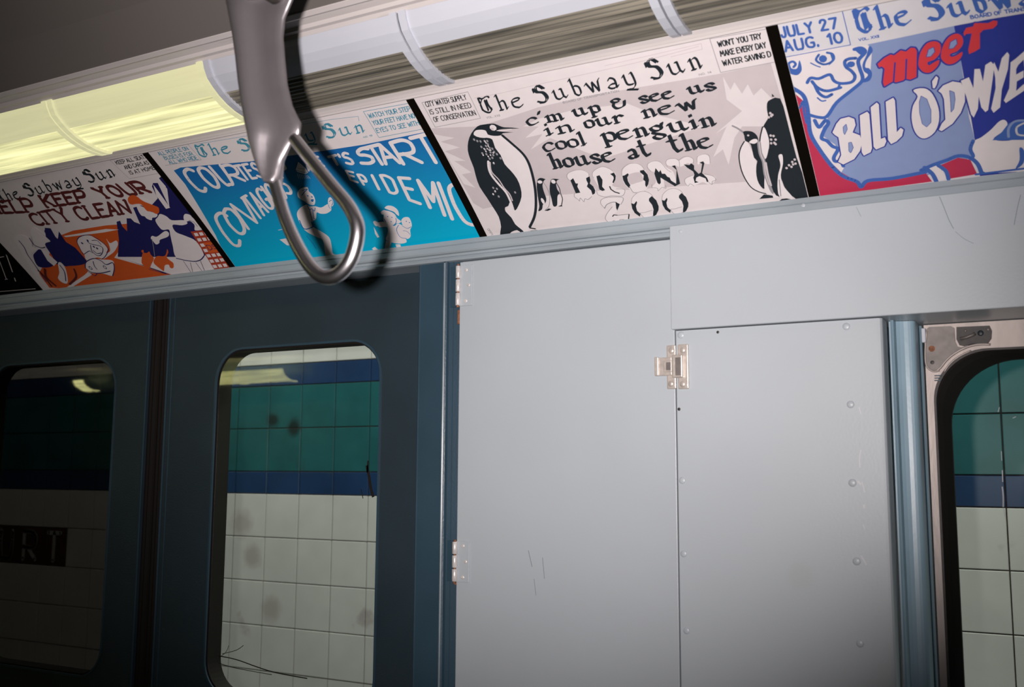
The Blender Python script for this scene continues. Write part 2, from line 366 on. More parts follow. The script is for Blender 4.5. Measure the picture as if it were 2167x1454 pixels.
# scratches on the right-hand door's pane
def strokes_xz(name, lines, y, w, m, parent):
    bm = bmesh.new()
    for pts, wd in lines:
        pts = catmull(pts, n=4)
        P = [at(px, py, y) for px, py in pts]
        for i in range(len(P) - 1):
            a, b = P[i], P[i + 1]; d = Vector((b.x - a.x, 0, b.z - a.z))
            if d.length < 1e-7: continue
            nrm = Vector((-d.z, 0, d.x)).normalized() * wd * w / 2
            vs = [bm.verts.new(q + Vector((0, k * 0.0003, 0))) for k in (0, 1) for q in (a - nrm, b - nrm, b + nrm, a + nrm)]
            for f in ((0, 1, 2, 3), (4, 5, 6, 7), (0, 1, 5, 4), (2, 3, 7, 6), (1, 2, 6, 5), (0, 3, 7, 4)): bm.faces.new([vs[i] for i in f])
    return tag(link(name, to_mesh(bm), m, parent), kind='stuff')
strokes_xz('thin_mark', [([(462, 1388), (500, 1396), (545, 1412), (585, 1424), (650, 1436)], 1.6), ([(462, 1403), (490, 1412), (530, 1420), (575, 1428)], 1.0), ([(470, 1384), (500, 1376), (515, 1366)], 1.0), ([(462, 1393), (478, 1380), (484, 1366)], .8),
    ([(776, 985), (781, 1010), (785, 1035), (790, 1052)], 5), ([(779, 975), (777, 1000)], 3), ([(764, 1035), (768, 1055)], 1.2)], 1.4524, 0.0011, M['rubber'], d2)

# ------------------------------------------------------------------ post beside the doors
post = [(-0.936, 1.53), (-0.936, 1.4025), (-0.934, 1.401), (-0.9315, 1.4015), (-0.8865, 1.4005), (-0.8835, 1.3975), (-0.8805, 1.3965), (-0.8780, 1.3985), (-0.8765, 1.4035), (-0.8700, 1.4050), (-0.8690, 1.4065), (-0.8580, 1.4090), (-0.8560, 1.4130), (-0.8560, 1.53)]
pst = S(sweep_z('trim_4', post, 0.0, 1.9470, M['post']))
sweep_z('edge_bead', [(-.8845, 1.3980), (-.8838, 1.3962), (-.8820, 1.3954), (-.8805, 1.3962), (-.8800, 1.3985)], 0.0, 1.9450, M['worn_glint'], pst)  # worn bead on the ridge, its highlight put into the colour
for z0, h in ((1.842, .024), (1.424, .012), (1.456, 0.010)):
    bmr = bmesh.new(); add_box(bmr, -.8615, -.8560, 1.4045, 1.4095, z0, z0 + h)
    link('rust_patch', to_mesh(bmr, 0.0012), M['rust'], pst)

# ------------------------------------------------------------------ hinged equipment panel
pan = thing('locker_door', 'tall pale blue-grey hinged panel right of the dark door post', 'panel', (-0.67, WY, 0.2))
box('panel_sheet', -0.8545, -0.4875, 1.4000, 1.4105, 0.2, 1.9440, M['grey'], pan, 0.0012)
def hinge(z0, z1):
    hg = link('hinge', bpy.data.meshes.new('m'), None, pan)
    bm = bmesh.new(); add_box(bm, -0.8540, -0.8300, 1.3978, 1.4001, z0, z1); me = to_mesh(bm, 0.0006)
    hg.data = me; me.materials.append(M['grey'])
    n = 3; L = (z1 - z0) / n
    for k in range(n):
        cyl('knuckle', (-0.8550, 1.3955, z0 + L * (k + .5)), (0, 0, 1), 0.0042, L - 0.0022, M['hinge'], hg, 12)
    cyl('pin', (-0.8550, 1.3955, (z0 + z1) / 2), (0, 0, 1), 0.0022, z1 - z0 + .004, M['rust'], hg, 10)
    for dz in (.12, .5, .88):
        dome('screw', -0.8395 + (.003 if dz == .5 else -.002), 1.3978, z0 + (z1 - z0) * dz, .0032, .0012, M['hinge'], hg, 10)
    box('post_leaf', -0.8735, -0.8590, 1.4015, 1.4045, z0, z1, M['post'], hg, 0.0006)
zt = at(980, 562, WY).z; zb = at(980, 648, WY).z; hinge(zb, zt)
zt = at(976, 1145, WY).z; zb = at(976, 1232, WY).z; hinge(zb, zt)

# latch on the seam
lt = thing('slide_latch', 'small silver slide latch over the vertical panel seam', 'latch', at(1425, 778, 1.397))
def lbox(name, pa, pb, y0, y1, m, parent=lt, bevel=0.0012, seg=2):
    a = at(*pa, 1.397); b = at(*pb, 1.397)
    return box(name, min(a.x, b.x), max(a.x, b.x), y0, y1, min(a.z, b.z), max(a.z, b.z), m, parent, bevel, seg)
lbox('back_plate', (1434, 729), (1458, 823), 1.3955, 1.4003, M['latch'], bevel=0.0016)
lbox('back_plate', (1410, 731), (1431, 823), 1.3965, 1.4003, M['latch'], bevel=0.0016)
kp = lbox('keeper', (1425, 752), (1449, 800), 1.3885, 1.3965, M['latch'], bevel=0.002, seg=3)
a = at(1433, 758, 1.397); b = at(1445, 795, 1.397)
box('slot', a.x, b.x, 1.3880, 1.3892, b.z, a.z, M['bracket'], kp, 0.0005)
lbox('bolt', (1387, 758), (1424, 795), 1.3925, 1.3968, M['latch'], bevel=0.001)
lbox('thumb_tab', (1388, 757), (1397, 796), 1.3895, 1.3935, M['latch'], bevel=0.0012)
hp = lbox('bolt_frame', (1407, 764), (1425, 788), 1.3900, 1.3930, M['latch'], bevel=0.001)
a = at(1413, 768, 1.397); b = at(1423, 784, 1.397)
box('slot', a.x, b.x, 1.3893, 1.3902, b.z, a.z, M['bracket'], hp, 0.0003)
for p in ((1421, 742), (1445, 741), (1420, 812), (1445, 813)):
    q = at(*p, 1.396); dome('screw', q.x, 1.3962, q.z, .0048, .0022, M['latch'], lt, 12)

def scuffs(name, pts, y, w, m, parent): strokes_xz(name, pts, y, w, m, parent)
# lower riveted panel
rp = thing('riveted_panel', 'pale blue-grey riveted panel under the overhead cover, left of window', 'panel', (-0.34, WY, 0.2))
pr = [(-0.4852, 1.4000), (-0.2060, 1.4000), (-0.2030, 1.4008), (-0.2008, 1.4030), (-0.2001, 1.4060), (-0.2001, 1.4400), (-0.2030, 1.4400), (-0.2050, 1.4105), (-0.4852, 1.4105)]
sweep_z('panel_sheet', pr, 0.2, 1.8070, M['grey'], rp)
for p, r in (((1441, 709), .0065), ((1444, 1017), .0062), ((1447, 1172), .0062), ((1453, 1335), .006), ((1791, 691), .0062), ((1800, 856), .0062), ((1804, 1022), .0065), ((1813, 1188), .0065), ((1820, 1362), .0062)):
    q = at(*p, 1.4); dome('rivet', q.x, 1.4001, q.z, r * .82, .0017, M['grey'], rp)
for p, r in (((1519, 703), .0022), ((1437, 866), .0025)):
    q = at(*p, 1.4); dome('screw_hole', q.x, 1.4001, q.z, r, .0005, M['dark'], rp, 10)

# overhead cover box above panel and window
ob = thing('overhead_cover', 'long pale blue-grey overhead cover above the window, under the cards', 'panel', (0.4, 1.387, 1.8085))
bm = bmesh.new(); add_box(bm, -0.4905, 1.5, 1.3925, 1.4520, 1.8085, 1.9655)
link('cover_sheet', to_mesh(bm, 0.0016, 3), M['grey'], ob)
box('cover_underside', -0.205, 1.5, 1.4515, 1.5520, 1.8087, 1.8130, M['grey'], ob)
for p in ((1700, 435), (1440, 490)):
    q = at(*p, 1.3925); dome('screw', q.x, 1.3926, q.z, .003, .0008, M['grey'], ob, 10)

strokes_xz('thin_mark', [([(1988, 416), (1998, 440), (2008, 465), (2018, 484)], .9), ([(2022, 490), (2040, 505), (2060, 515)], .5), ([(2160, 412), (2153, 440), (2146, 476)], .8), ([(1812, 438), (1822, 458)], .5)], 1.3921, 0.0011, M['thin_mark'], ob)
strokes_xz('scuff', [([(1822, 952), (1819, 972), (1820, 990)], 1.3), ([(1824, 1020), (1830, 1042)], 1), ([(1828, 1068), (1829, 1076)], 2.0), ([(1815, 1018), (1822, 1026)], 2), ([(1822, 1176), (1834, 1196)], 1.4), ([(1826, 1110), (1830, 1120)], .9), ([(1818, 862), (1822, 876)], 1.2)], 1.3996, 0.0013, M['scuff'], rp)
strokes_xz('thin_mark', [([(1118, 1165), (1126, 1200)], .8), ([(1148, 1180), (1152, 1225)], .7), ([(1130, 1225), (1134, 1260)], .6)], 1.3997, 0.0014, M['thin_mark'], pan)
# ------------------------------------------------------------------ window at the right
w1 = bpy.data.objects.new('window_1', None); COL.objects.link(w1); w1.location = (0.3, 1.5, 1.3); S(w1)
st = [(-0.1985, 1.53), (-0.1985, 1.447), (-0.1945, 1.447), (-0.1945, 1.4330), (-0.1925, 1.4310), (-0.1905, 1.4330), (-0.1895, 1.4480), (-0.1850, 1.4500), (-0.1800, 1.4515), (-0.1750, 1.4522), (-0.1715, 1.4530), (-0.1690, 1.4543), (-0.1672, 1.4562), (-0.1660, 1.4590), (-0.1655, 1.4640), (-0.1655, 1.53)]
sweep_z('side_strip', st, 0.9, 1.8080, M['strip'], w1)
sweep_z('bead', [(-0.1645, 1.53), (-0.1645, 1.486), (-0.163, 1.484), (-0.1615, 1.486), (-0.1615, 1.53)], 0.9, 1.8050, M['strip'], w1)
FX, FY = -0.1600, 1.5000
gl, gt, gr = at(1988, 1000, FY).x, at(2150, 738, FY).z, 0.070
outer = [(FX, 0.92), (1.45, 0.92), (1.45, 1.8075), (FX, 1.8075)]
plate_xz('frame', outer, rrect(gl, 1.30, 1.0, gt, gr, 14), FY, 1.53, M['alu'], w1)
ring_xz('gasket', rrect(gl - .001, 1.301, .999, gt + .001, gr, 14), rrect(gl + .0165, 1.285, 1.012, gt - .012, .088, 14), 1.5035, 1.528, M['rubber'], w1, 0.012)
ring_xz('gasket_lip', rrect(gl - .0025, 1.3025, .9975, gt + .0025, gr, 14), rrect(gl + .0005, 1.2995, 1.0005, gt - .0005, gr, 14), 1.4980, 1.5010, M['dark'], w1)
plate_xz('window_glass', rrect(gl + .002, 1.298, 1.002, gt - .002, gr, 14), None, 1.5050, 1.5090, M['glass'], w1)
# cast corner bracket
def px_plate(name, pix, y0, y1, m, parent, smooth_idx=None):
    return plate_xz(name, [(at(px, py, y0).x, at(px, py, y0).z) for px, py in pix], None, y0, y1, m, parent)
arc = catmull([(1980, 786), (1990, 778), (2003, 762), (2020, 748), (2045, 735), (2070, 729), (2096, 729)], n=4)
br = px_plate('corner_bracket', [(1960, 697), (1966, 692), (2012, 690), (2019, 694), (2021, 722), (2026, 733), (2034, 735)] + catmull([(2060, 727), (2082, 728), (2090, 731)], n=3)[:0] + [(2050, 731), (2075, 727), (2086, 728)] + arc[::-1][3:] + [(1974, 785), (1964, 778), (1959, 768)], 1.4930, 1.4990, M['bracket'], w1)
tag(br, 'grey cast corner plate')
e1 = [at(px, py, 1.494) for px, py in arc]; tube('bracket_rib', [tuple(p) for p in e1], 0.0016, M['alu'], br, n=8)
e2 = [at(px, py, 1.494) for px, py in catmull([(1998, 787), (2010, 770), (2030, 754), (2055, 742)], n=4)]; tube('bracket_rib', [tuple(p) for p in e2], 0.0012, M['alu'], br, n=8)
e3 = [at(px, py, 1.493) for px, py in catmull([(1961, 700), (1958, 740), (1959, 768), (1965, 780), (1976, 786), (1988, 784)], n=4)]; tube('bracket_rib', [tuple(p) for p in e3], 0.0013, M['alu'], br, n=8)
for p, r in (((1972, 738), .0045), ((1973, 767), .0028)):
    q = at(*p, 1.493); dome('hole', q.x, 1.4931, q.z, r, .0004, M['rust'] if r > .004 else M['dark'], br, 12)
q = at(1954, 710, 1.49); box('white_plug', q.x - .003, q.x + .003, 1.488, 1.4945, q.z - .010, q.z + .010, M['white_pl'], w1, .001)
lk = px_plate('window_catch', [(2024, 692), (2094, 689), (2099, 700), (2098, 716), (2090, 727), (2060, 727), (2040, 732), (2030, 730), (2024, 718)], 1.4945, 1.4998, M['dark'], w1)
q = at(2052, 713, 1.494); tube('catch_lever', [tuple(at(2032, 717, 1.492)), tuple(at(2045, 714, 1.4905)), tuple(at(2058, 709, 1.4905)), tuple(at(2063, 706, 1.492))], .0022, M['bracket'], lk, n=8)
for p, r, mm in (((2075, 705), .004, 'black'), ((2091, 697), .0026, 'bracket'), ((2043, 700), .002, 'bracket')):
    q = at(*p, 1.494); dome('screw', q.x, 1.4946, q.z, r, .0012, M[mm], lk, 12)
for k in range(3):
    q = at(1985, 795 + 5 * k, 1.497); box('spring_coil', q.x - .0045, q.x + .0045, 1.496, 1.4995, q.z - .0008, q.z + .0008, M['post'], w1, 0.0004)
strokes_xz('thin_mark', [([(2119, 955), (2120, 975)], .9), ([(2121, 995), (2122, 1020)], 1.4), ([(2121, 1030), (2123, 1050), (2123, 1073)], 1.9), ([(2124, 1075), (2127, 1095)], .7), ([(2115, 862), (2112, 872)], .8), ([(2143, 885), (2150, 882)], 1)], 1.5046, 0.0009, M['white_pl'], w1)  # thin white streaks on the right-hand pane

# ------------------------------------------------------------------ lamp covers (continuous row above the cards)
LP = [(1.0400, 2.2000), (1.0430, 2.1900), (1.0500, 2.1780), (1.0600, 2.1700), (1.0740, 2.1610), (1.0900, 2.1535), (1.1080, 2.1480), (1.1300, 2.1445), (1.1500, 2.1440), (1.1630, 2.1465)]
def prof_normal(P, i):
    a = P[max(0, i - 1)]; b = P[min(len(P) - 1, i + 1)]
    t = Vector((b[0] - a[0], b[1] - a[1])).normalized(); n = Vector((-abs(t.y), -abs(t.x)))
    return n.normalized()
def strip(name, P, i0, i1, x0, x1, off, th, m, parent, sgn=1):
    pts_o = []; pts_i = []
    for i in range(i0, i1 + 1):
        n = prof_normal(P, i)
        pts_o.append((P[i][0] + n.x * off, P[i][1] + n.y * off)); pts_i.append((P[i][0] + n.x * (off - th), P[i][1] + n.y * (off - th)))
    pr_ = [(sgn * y, z) for y, z in pts_o + pts_i[::-1]]
    o = sweep_x(name, pr_, x0, x1, m, parent, False)
    return o
PITCH_X = 0.346; J0 = -0.389
def cover(xa, xb, lit, label, sgn=1, dz=0, group=None):
    c = thing('lamp_cover', label, 'light cover', ((xa + xb) / 2, sgn * 1.10, 2.15 + dz), group)
    P = [(y, z + dz) for y, z in LP]
    fm = (M['lit_frame'] if sgn > 0 else M['far_lens']) if lit else M['white_pl']; lm = (M['lit_lens'] if sgn > 0 else M['far_lens']) if lit else M['lens']
    g = 0.0015
    strip('top_band', P, 0, 4, xa + g, xb - g, 0.0, 0.003, fm, c, sgn)
    for x0_, x1_ in ((xa + g, xa + 0.0125), (xb - 0.0125, xb - g)):
        r_ = strip('end_rib', P, 0, 9, x0_, x1_, 0.0035, 0.007, fm, c, sgn)
    # ribbed lens: fine ridges along x
    fine = []
    seg = P[4:10]
    for i in range(len(seg) - 1):
        for k in range(5):
            t = k / 5; fine.append((seg[i][0] + (seg[i + 1][0] - seg[i][0]) * t, seg[i][1] + (seg[i + 1][1] - seg[i][1]) * t))
    fine.append(seg[-1])
    out = []
    for i, p in enumerate(fine):
        n = prof_normal(fine, i); d = 0.0 if i % 2 else -0.0014
        out.append((p[0] + n.x * (d - .001), p[1] + n.y * (d - .001)))
    inn = [(p[0] + .003, p[1] + .005) for p in fine[::-1]]
    sweep_x('ribbed_lens', [(sgn * y, z) for y, z in out + inn], xa + 0.012, xb - 0.012, lm, c)
    return c
cover(J0 - 4 * PITCH_X, J0 - 3 * PITCH_X, True, 'lit yellow fluorescent lamp cover at the far left, above the darkest cards')
cover(J0 - 3 * PITCH_X, J0 - 2 * PITCH_X, True, 'lit yellow fluorescent lamp cover just left of the grab handle')
cover(J0 - 2 * PITCH_X, J0 - 1 * PITCH_X, False, 'unlit lamp cover just right of the grab handle, tinted green')
cover(J0 - 1 * PITCH_X, J0, False, 'unlit ribbed lamp cover above the penguin card')
cover(J0, J0 + PITCH_X, False, 'unlit lamp cover at the top right, above the black divider')
cover(J0 - 5 * PITCH_X, J0 - 4 * PITCH_X, True, 'lit lamp cover outside the left edge of the photo')
cover(J0 + PITCH_X, J0 + 2 * PITCH_X, False, 'unlit lamp cover outside the right edge of the photo')
box('lamp_housing', X0, X1, 1.052, 1.19, 2.205, 2.25, M['cream'], wall)
# the row on the opposite side of the car; two lit covers show as a reflection in the door panes
for k, x in enumerate((-4.15, -3.80)):
    cover(x, x + PITCH_X, True, ('left', 'right')[k] + ' one of two lit lamp covers reflected at the top of the right door pane', -1, -0.08)
cover(-5.02, -4.94, True, 'short lit lamp cover on the opposite side, reflected in the left door pane', -1, -0.08)
S(box('trim_5', X0 - 2.7, X1, -1.19, -1.052, 2.19, 2.28, M['cream']))
S(sweep_x('trim_6', [(-1.40, 1.98), (-1.18, 2.14), (-1.19, 2.19), (-1.40, 2.19)], X0 - 2.7, X1, M['inner']))

# ------------------------------------------------------------------ car cards: curved surface and flat print
CB = Vector((1.4, 1.9812)); CT = Vector((1.179, 2.1425)); SAG = 0.003
CN = Vector((-(CT - CB).y, (CT - CB).x)).normalized()          # y,z ; pointing down into the car
if CN.y > 0: CN = -CN
CL = (CT - CB).length
def cs(s, off=0.0):                                             # s in metres along the card -> (y, z)
    t = s / CL; p = CB + (CT - CB) * t - CN * (SAG * 4 * t * (1 - t)) + CN * off
    return p
def uv(px, py):                                                 # pixel of the photograph -> (x, s) on the card surface
    d = ray(px, py); lo, hi = -0.4, 1.4
    r = d.z / d.y
    for _ in range(40):
        m_ = (lo + hi) / 2; p = cs(m_ * CL)
        if (p.y - CAM.z) / p.x < r: lo = m_
        else: hi = m_
    t = (lo + hi) / 2; p = cs(t * CL)
    return (d.x * p.x / d.y, t * CL)
NS = 12
class Card:
    def __init__(self, name, label, x0, x1, paper='paper', s0=0.0, s1=CL):
        self.x0, self.x1, self.s0, self.s1 = x0, x1, s0, s1
        self.o = thing('car_card', label, 'poster', ((x0 + x1) / 2, CB.x, CB.y))
        bm = bmesh.new(); rows = []
        for k in range(NS + 1):
            s = CL * k / NS; a = cs(s); b = cs(s, -0.0008)
            rows.append([bm.verts.new((x, p.x, p.y)) for p in (a, b) for x in (x0, x1)])
        for k in range(NS):
            r, q = rows[k], rows[k + 1]
            bm.faces.new((r[0], r[1], q[1], q[0])); bm.faces.new((r[3], r[2], q[2], q[3]))
            bm.faces.new((r[0], q[0], q[2], r[2])); bm.faces.new((r[1], r[3], q[3], q[1]))
        bm.faces.new((rows[0][0], rows[0][2], rows[0][3], rows[0][1])); bm.faces.new((rows[-1][0], rows[-1][1], rows[-1][3], rows[-1][2]))
        link('card_sheet', to_mesh(bm), M[paper], self.o)
        self.layer = 0
    def art(self, name, items, tf=None, label=None):
        # items: (kind, ink, data...) drawn in order, each a little prouder than the last
        T = (lambda p: uv(*p)) if tf is None else (lambda p: uv(tf[0] + p[0] * tf[2], tf[1] + p[1] * tf[2]))
        bm = bmesh.new(); mats = []; lay = bm.verts.layers.float.new('off')
        for it in items:
            kind, ik = it[0], it[1]
            if ik not in mats: mats.append(ik)
            mi = mats.index(ik); self.layer += 1
            off = 0.00004 + 0.000024 * self.layer
            polys = []
            if kind == 'poly': polys = [[T(p) for p in it[2]]]
            elif kind == 'blob': polys = [[T(p) for p in catmull(it[2], True, 4)]]
            elif kind in ('line', 'curve'):
                pts = it[2] if kind == 'line' else catmull(it[2], n=4)
                polys = ribbon([T(p) for p in pts], it[3] / 1000)
            elif kind == 'dots':
                for p in it[2]:
                    c = T(p); polys.append([(c[0] + it[3] / 1000 * math.cos(a), c[1] + it[3] / 1000 * it[4] * math.sin(a)) for a in [2 * math.pi * k / 8 for k in range(8)]])
            elif kind == 'raw': polys = it[2]
            for pi_, poly in enumerate(polys):
                if len(poly) < 3: continue
                vs = []
                for x, s in poly:
                    v = bm.verts.new((x, s, 0)); v[lay] = off + (pi_ % 6) * 0.0000035; vs.append(v)
                try: f = bm.faces.new(vs)
                except Exception: continue
                f.material_index = mi
        bm.normal_update()
        bmesh.ops.triangulate(bm, faces=bm.faces[:], ngon_method='EAR_CLIP')
        def cut(co, no, outer=False):
            bmesh.ops.bisect_plane(bm, geom=bm.verts[:] + bm.edges[:] + bm.faces[:], dist=1e-7, plane_co=co, plane_no=no, clear_outer=outer)
        cut((self.x0 + .0004, 0, 0), (-1, 0, 0), True); cut((self.x1 - .0004, 0, 0), (1, 0, 0), True)
        cut((0, self.s0, 0), (0, -1, 0), True); cut((0, self.s1, 0), (0, 1, 0), True)
        for k in range(1, NS): cut((0, CL * k / NS, 0), (0, 1, 0))
        for v in bm.verts:
            p = cs(v.co.y, v[lay]); v.co = Vector((v.co.x, p.x, p.y))
        bm.normal_update()
        for f in bm.faces:
            if f.normal.z > 0: f.normal_flip()
        me = bpy.data.meshes.new('m'); bm.to_mesh(me); bm.free()
        o = link(name, me, [M[i] for i in mats], self.o)
        if label: o['label'] = label
        return o
def ribbon(P, w):
    out = []
    for i in range(len(P) - 1):
        a, b = Vector(P[i]), Vector(P[i + 1]); d = b - a
        if d.length < 1e-7: continue
        n = Vector((-d.y, d.x)).normalized() * w / 2
        out.append([tuple(a - n), tuple(b - n), tuple(b + n), tuple(a + n)])
    for p in P:
        out.append([(p[0] + w / 2 * math.cos(t), p[1] + w / 2 * math.sin(t)) for t in [2 * math.pi * k / 8 for k in range(8)]])
    return out
def hull(pts):
    pts = sorted(set(pts))
    def half(ps):
        h = []
        for p in ps:
            while len(h) >= 2 and (h[-1][0] - h[-2][0]) * (p[1] - h[-2][1]) - (h[-1][1] - h[-2][1]) * (p[0] - h[-2][0]) <= 0: h.pop()
            h.append(p)
        return h
    a = half(pts); b = half(pts[::-1]); return a[:-1] + b[:-1]
def nib(P, w, ang, th):
    c, s = math.cos(ang) * w / 2, math.sin(ang) * w / 2; tx, ty = -math.sin(ang) * th / 2, math.cos(ang) * th / 2
    N = [(c + tx, s + ty), (c - tx, s - ty), (-c + tx, -s + ty), (-c - tx, -s - ty)]
    return [hull([(round(p[0] + a, 7), round(p[1] + b, 7)) for p in (P[i], P[i + 1]) for a, b in N]) for i in range(len(P) - 1) if (Vector(P[i]) - Vector(P[i + 1])).length > 1e-7]

UP = {'A': '00 39 60|13 53', 'B': '00 09|~09 39 57 46 05|~05 45 62 51 30 00', 'C': '~68 49 18 05 04 11 40 61', 'D': '00 09|~09 39 67 62 30 00', 'E': '59 09 00 50|05 45',
 'F': '59 09 00|05 45', 'G': '~68 49 18 05 04 11 40 61 64|64 44', 'H': '00 09|60 69|05 65', 'I': '00 09', 'J': '49 42|~42 30 10 02', 'K': '00 09|69 04|25 60', 'L': '09 00 50',
 'M': '00 19 43 79 80', 'N': '00 09 60 69', 'O': '~39 18 05 04 11 30 51 64 65 58 39', 'P': '00 09|~09 49 67 54 04', 'R': '00 09|~09 49 67 54 04|24 60', 'S': '~58 39 18 16 35 53 51 30 01',
 'T': '09 69|39 30', 'U': '~09 03 10 30 50 63 69', 'V': '09 30 69', 'W': '09 20 47 60 89', 'X': '00 69|09 60', 'Y': '09 35 69|35 30', 'Z': '09 69 00 60', "'": '09 07', '.': '00 01',
 '!': '09 03|00 01', '0': '~39 18 05 04 11 30 51 64 65 58 39', '1': '17 39 30', '4': '40 49 03 63', '9': '~64 35 05 08 39 68 63 30 10', '2': '~07 19 49 57 34 00|00 60', '7': '09 69 20', '?': '~07 29 48 35 33|30 31', '&': '~50 18 39 47 03 20 53'}
LO = {'c': '~54 45 25 03 02 10 30 51', "'": '19 07', 'm': '04 15|15 10|~14 35 44 40|~44 65 74 70|70 81|00 20|30 50', 'u': '04 15|~15 11 20 30 51|45 55|55 51|51 60 71', 'p': '04 15|15 1c|~14 35 54 51 30 11|0c 2c',
 's': '~44 35 15 04 13 32 41 30 10 01', 'e': '~03 44 45 25 04 01 20 30 51', 'i': '04 15|15 10|00 21|17 18', 'n': '04 15|15 10|~14 35 44 40|00 20|40 51', 'o': '~25 04 01 20 41 44 25', 'r': '04 15|15 10|~13 35 54|00 20',
 'w': '04 15|15 30|30 45|45 60|60 75 86', 'l': '08 19|19 10|00 21', 'g': '~25 04 03 12 32 43 44 25|~12 01 20 4a 4b 2c 0b 0a 20|44 56', 'h': '08 19|19 10|~14 35 44 40|00 20|40 51', 'a': '~14 25 44 41|~41 40 51|~42 22 01 10 30 41',
 't': '29 22|~22 30 40 51|06 46', 'b': '08 19|19 11|~11 20 30 41 44 25 14', 'y': '04 15|~15 11 20 40|~45 55 50 3b 1b|0b 5c', '&': '~45 36 16 05 14 34|~14 02 10 30 51 64', 'T': '~06 09 28 59 68|~28 05 02 20 40 52|37 31|~47 44 51', 'S': '~57 39 18 16 45 52 30 01|~67 49 28 26 55 62 40 10|08 06'}
def glyph(g):
    out = []
    for st_ in g.split('|'):
        sm = st_[0] == '~'; st_ = st_.lstrip('~')
        pts = [(int(a[0]), int(a[1]) if a[1].isdigit() else -(ord(a[1]) - 96)) for a in st_.split()]
        out.append((sm, pts))
    return out
def lerp_poly(P, t):
    L = [0]
    for i in range(len(P) - 1): L.append(L[-1] + math.dist(P[i], P[i + 1]))
    d = t * L[-1]; i = min(max(bisect_right(L, d) - 1, 0), len(P) - 2)
    f = (d - L[i]) / (L[i + 1] - L[i])
    return tuple(P[i][c] + (P[i + 1][c] - P[i][c]) * f for c in (0, 1))
def text(txt, base, top, ik, w, font=UP, gap=2.2, space=4, nibang=None, th=0.3, serif=0, tf=None, full=9):
    """letters between a base line and a top line given as photograph points; w = stroke width in mm"""
    if tf: base = [(tf[0] + x * tf[2], tf[1] + y * tf[2]) for x, y in base]; top = [(tf[0] + x * tf[2], tf[1] + y * tf[2]) for x, y in top]
    adv = []; x = 0
    for ch in txt:
        if ch == ' ': adv.append((None, x)); x += space; continue
        g = glyph(font[ch]); wd = max(p[0] for s_ in g for p in s_[1]); adv.append((g, x)); x += wd + gap
    W = max(x - gap, 1e-3)
    B = [uv(*p) for p in base]; Tp = [uv(*p) for p in top]
    def mp(x, y):
        b = lerp_poly(B, x / W) if 0 <= x <= W else lerp_poly(B, min(max(x / W, 0), 1)); t = lerp_poly(Tp, min(max(x / W, 0), 1)); k = y / full
        return (b[0] + (t[0] - b[0]) * k, b[1] + (t[1] - b[1]) * k)
    polys = []
    for g, ox in adv:
        if g is None: continue
        for sm, pts in g:
            q = catmull([(float(a), float(b)) for a, b in pts], n=5) if sm and len(pts) > 2 else pts
            Q = [mp(ox + a, b) for a, b in q]
            if nibang is None: polys += ribbon(Q, w / 1000)
            else: polys += nib(Q, w / 1000, nibang, th / 1000)
            if serif and not sm:
                for e in (pts[0], pts[-1]):
                    if e[1] in (0, 9): polys += ribbon([mp(ox + e[0] - serif, e[1]), mp(ox + e[0] + serif, e[1])], w / 1000 * 0.7)
    return ('raw', ik, polys)
def masthead(base, top, ik):
    return [text('The Subway Sun', base, top, ik, 3.4, LO, 3.0, 5, math.radians(40), 1.0)]

# ---- card: penguin house
T3c = (880, 40, 880 / 2167.)          # crop frames used while tracing
TP = (960, 230, 260 / 1350.)
TQ = (1500, 180, 260 / 1512.)
TB = (1180, 310, 350 / 2167.)
TT = (1000, 110, 530 / 2167.)
XD = [(-1.9050, -1.8930), (-1.3604, -1.3478), (-0.8160, -0.8030), (-0.2895, -0.2748)]
zoo = Card('zoo', 'white card with penguins and the words cool penguin house, bronx zoo', XD[2][1], XD[3][0])
zoo.art('grey_tint', [('poly', 'tint', [(80, 570), (330, 560), (520, 500), (640, 460), (900, 400), (1560, 290), (1850, 230), (1900, 400), (2010, 830), (1400, 870), (640, 925), (350, 990), (300, 960), (160, 720)])], T3c)
zoo.art('tint_rays', [('poly', 'paper', [(1600, 300), (1640, 370), (1660, 330), (1700, 390), (1730, 340), (1760, 400), (1800, 360), (1870, 430), (1830, 560), (1700, 560), (1660, 620), (1630, 760), (1600, 680), (1550, 720), (1620, 560), (1560, 600), (1700, 480), (1620, 420)]),
   ('poly', 'paper', [(90, 600), (200, 620), (130, 640), (230, 670), (150, 690), (260, 740), (200, 740), (290, 800), (240, 810), (310, 880), (250, 860)]),
   ('poly', 'paper', [(640, 520), (560, 560), (640, 560), (570, 620), (660, 600), (600, 680), (700, 620), (900, 700), (1000, 720), (1500, 560), (1250, 500), (1100, 440), (800, 480)])], T3c)
zoo.art('masthead', masthead([(1024, 239), (1103, 226), (1215, 203), (1325, 181), (1487, 143)], [(1011, 207), (1090, 192), (1201, 168), (1309, 142), (1469, 102)], 'black') +
   [text('BOARD OF TRANSPORTATION', [(1192, 219), (1310, 194)], [(1191, 215), (1309, 190)], 'line', 0.7), text('VOL. XXII', [(1030, 251), (1058, 246)], [(1029, 247), (1057, 242)], 'line', 0.6), text('NO. 14', [(1480, 160), (1506, 154)], [(1479, 156), (1505, 150)], 'line', 0.6)])
zoo.art('masthead_engraving', [('line', 'tint', [(1005, 207), (1060, 197), (1150, 176), (1260, 152), (1340, 134), (1400, 119), (1478, 98)], .9), ('line', 'tint', [(1280, 139), (1380, 116), (1484, 92), (1486, 104), (1420, 120)], .8)])
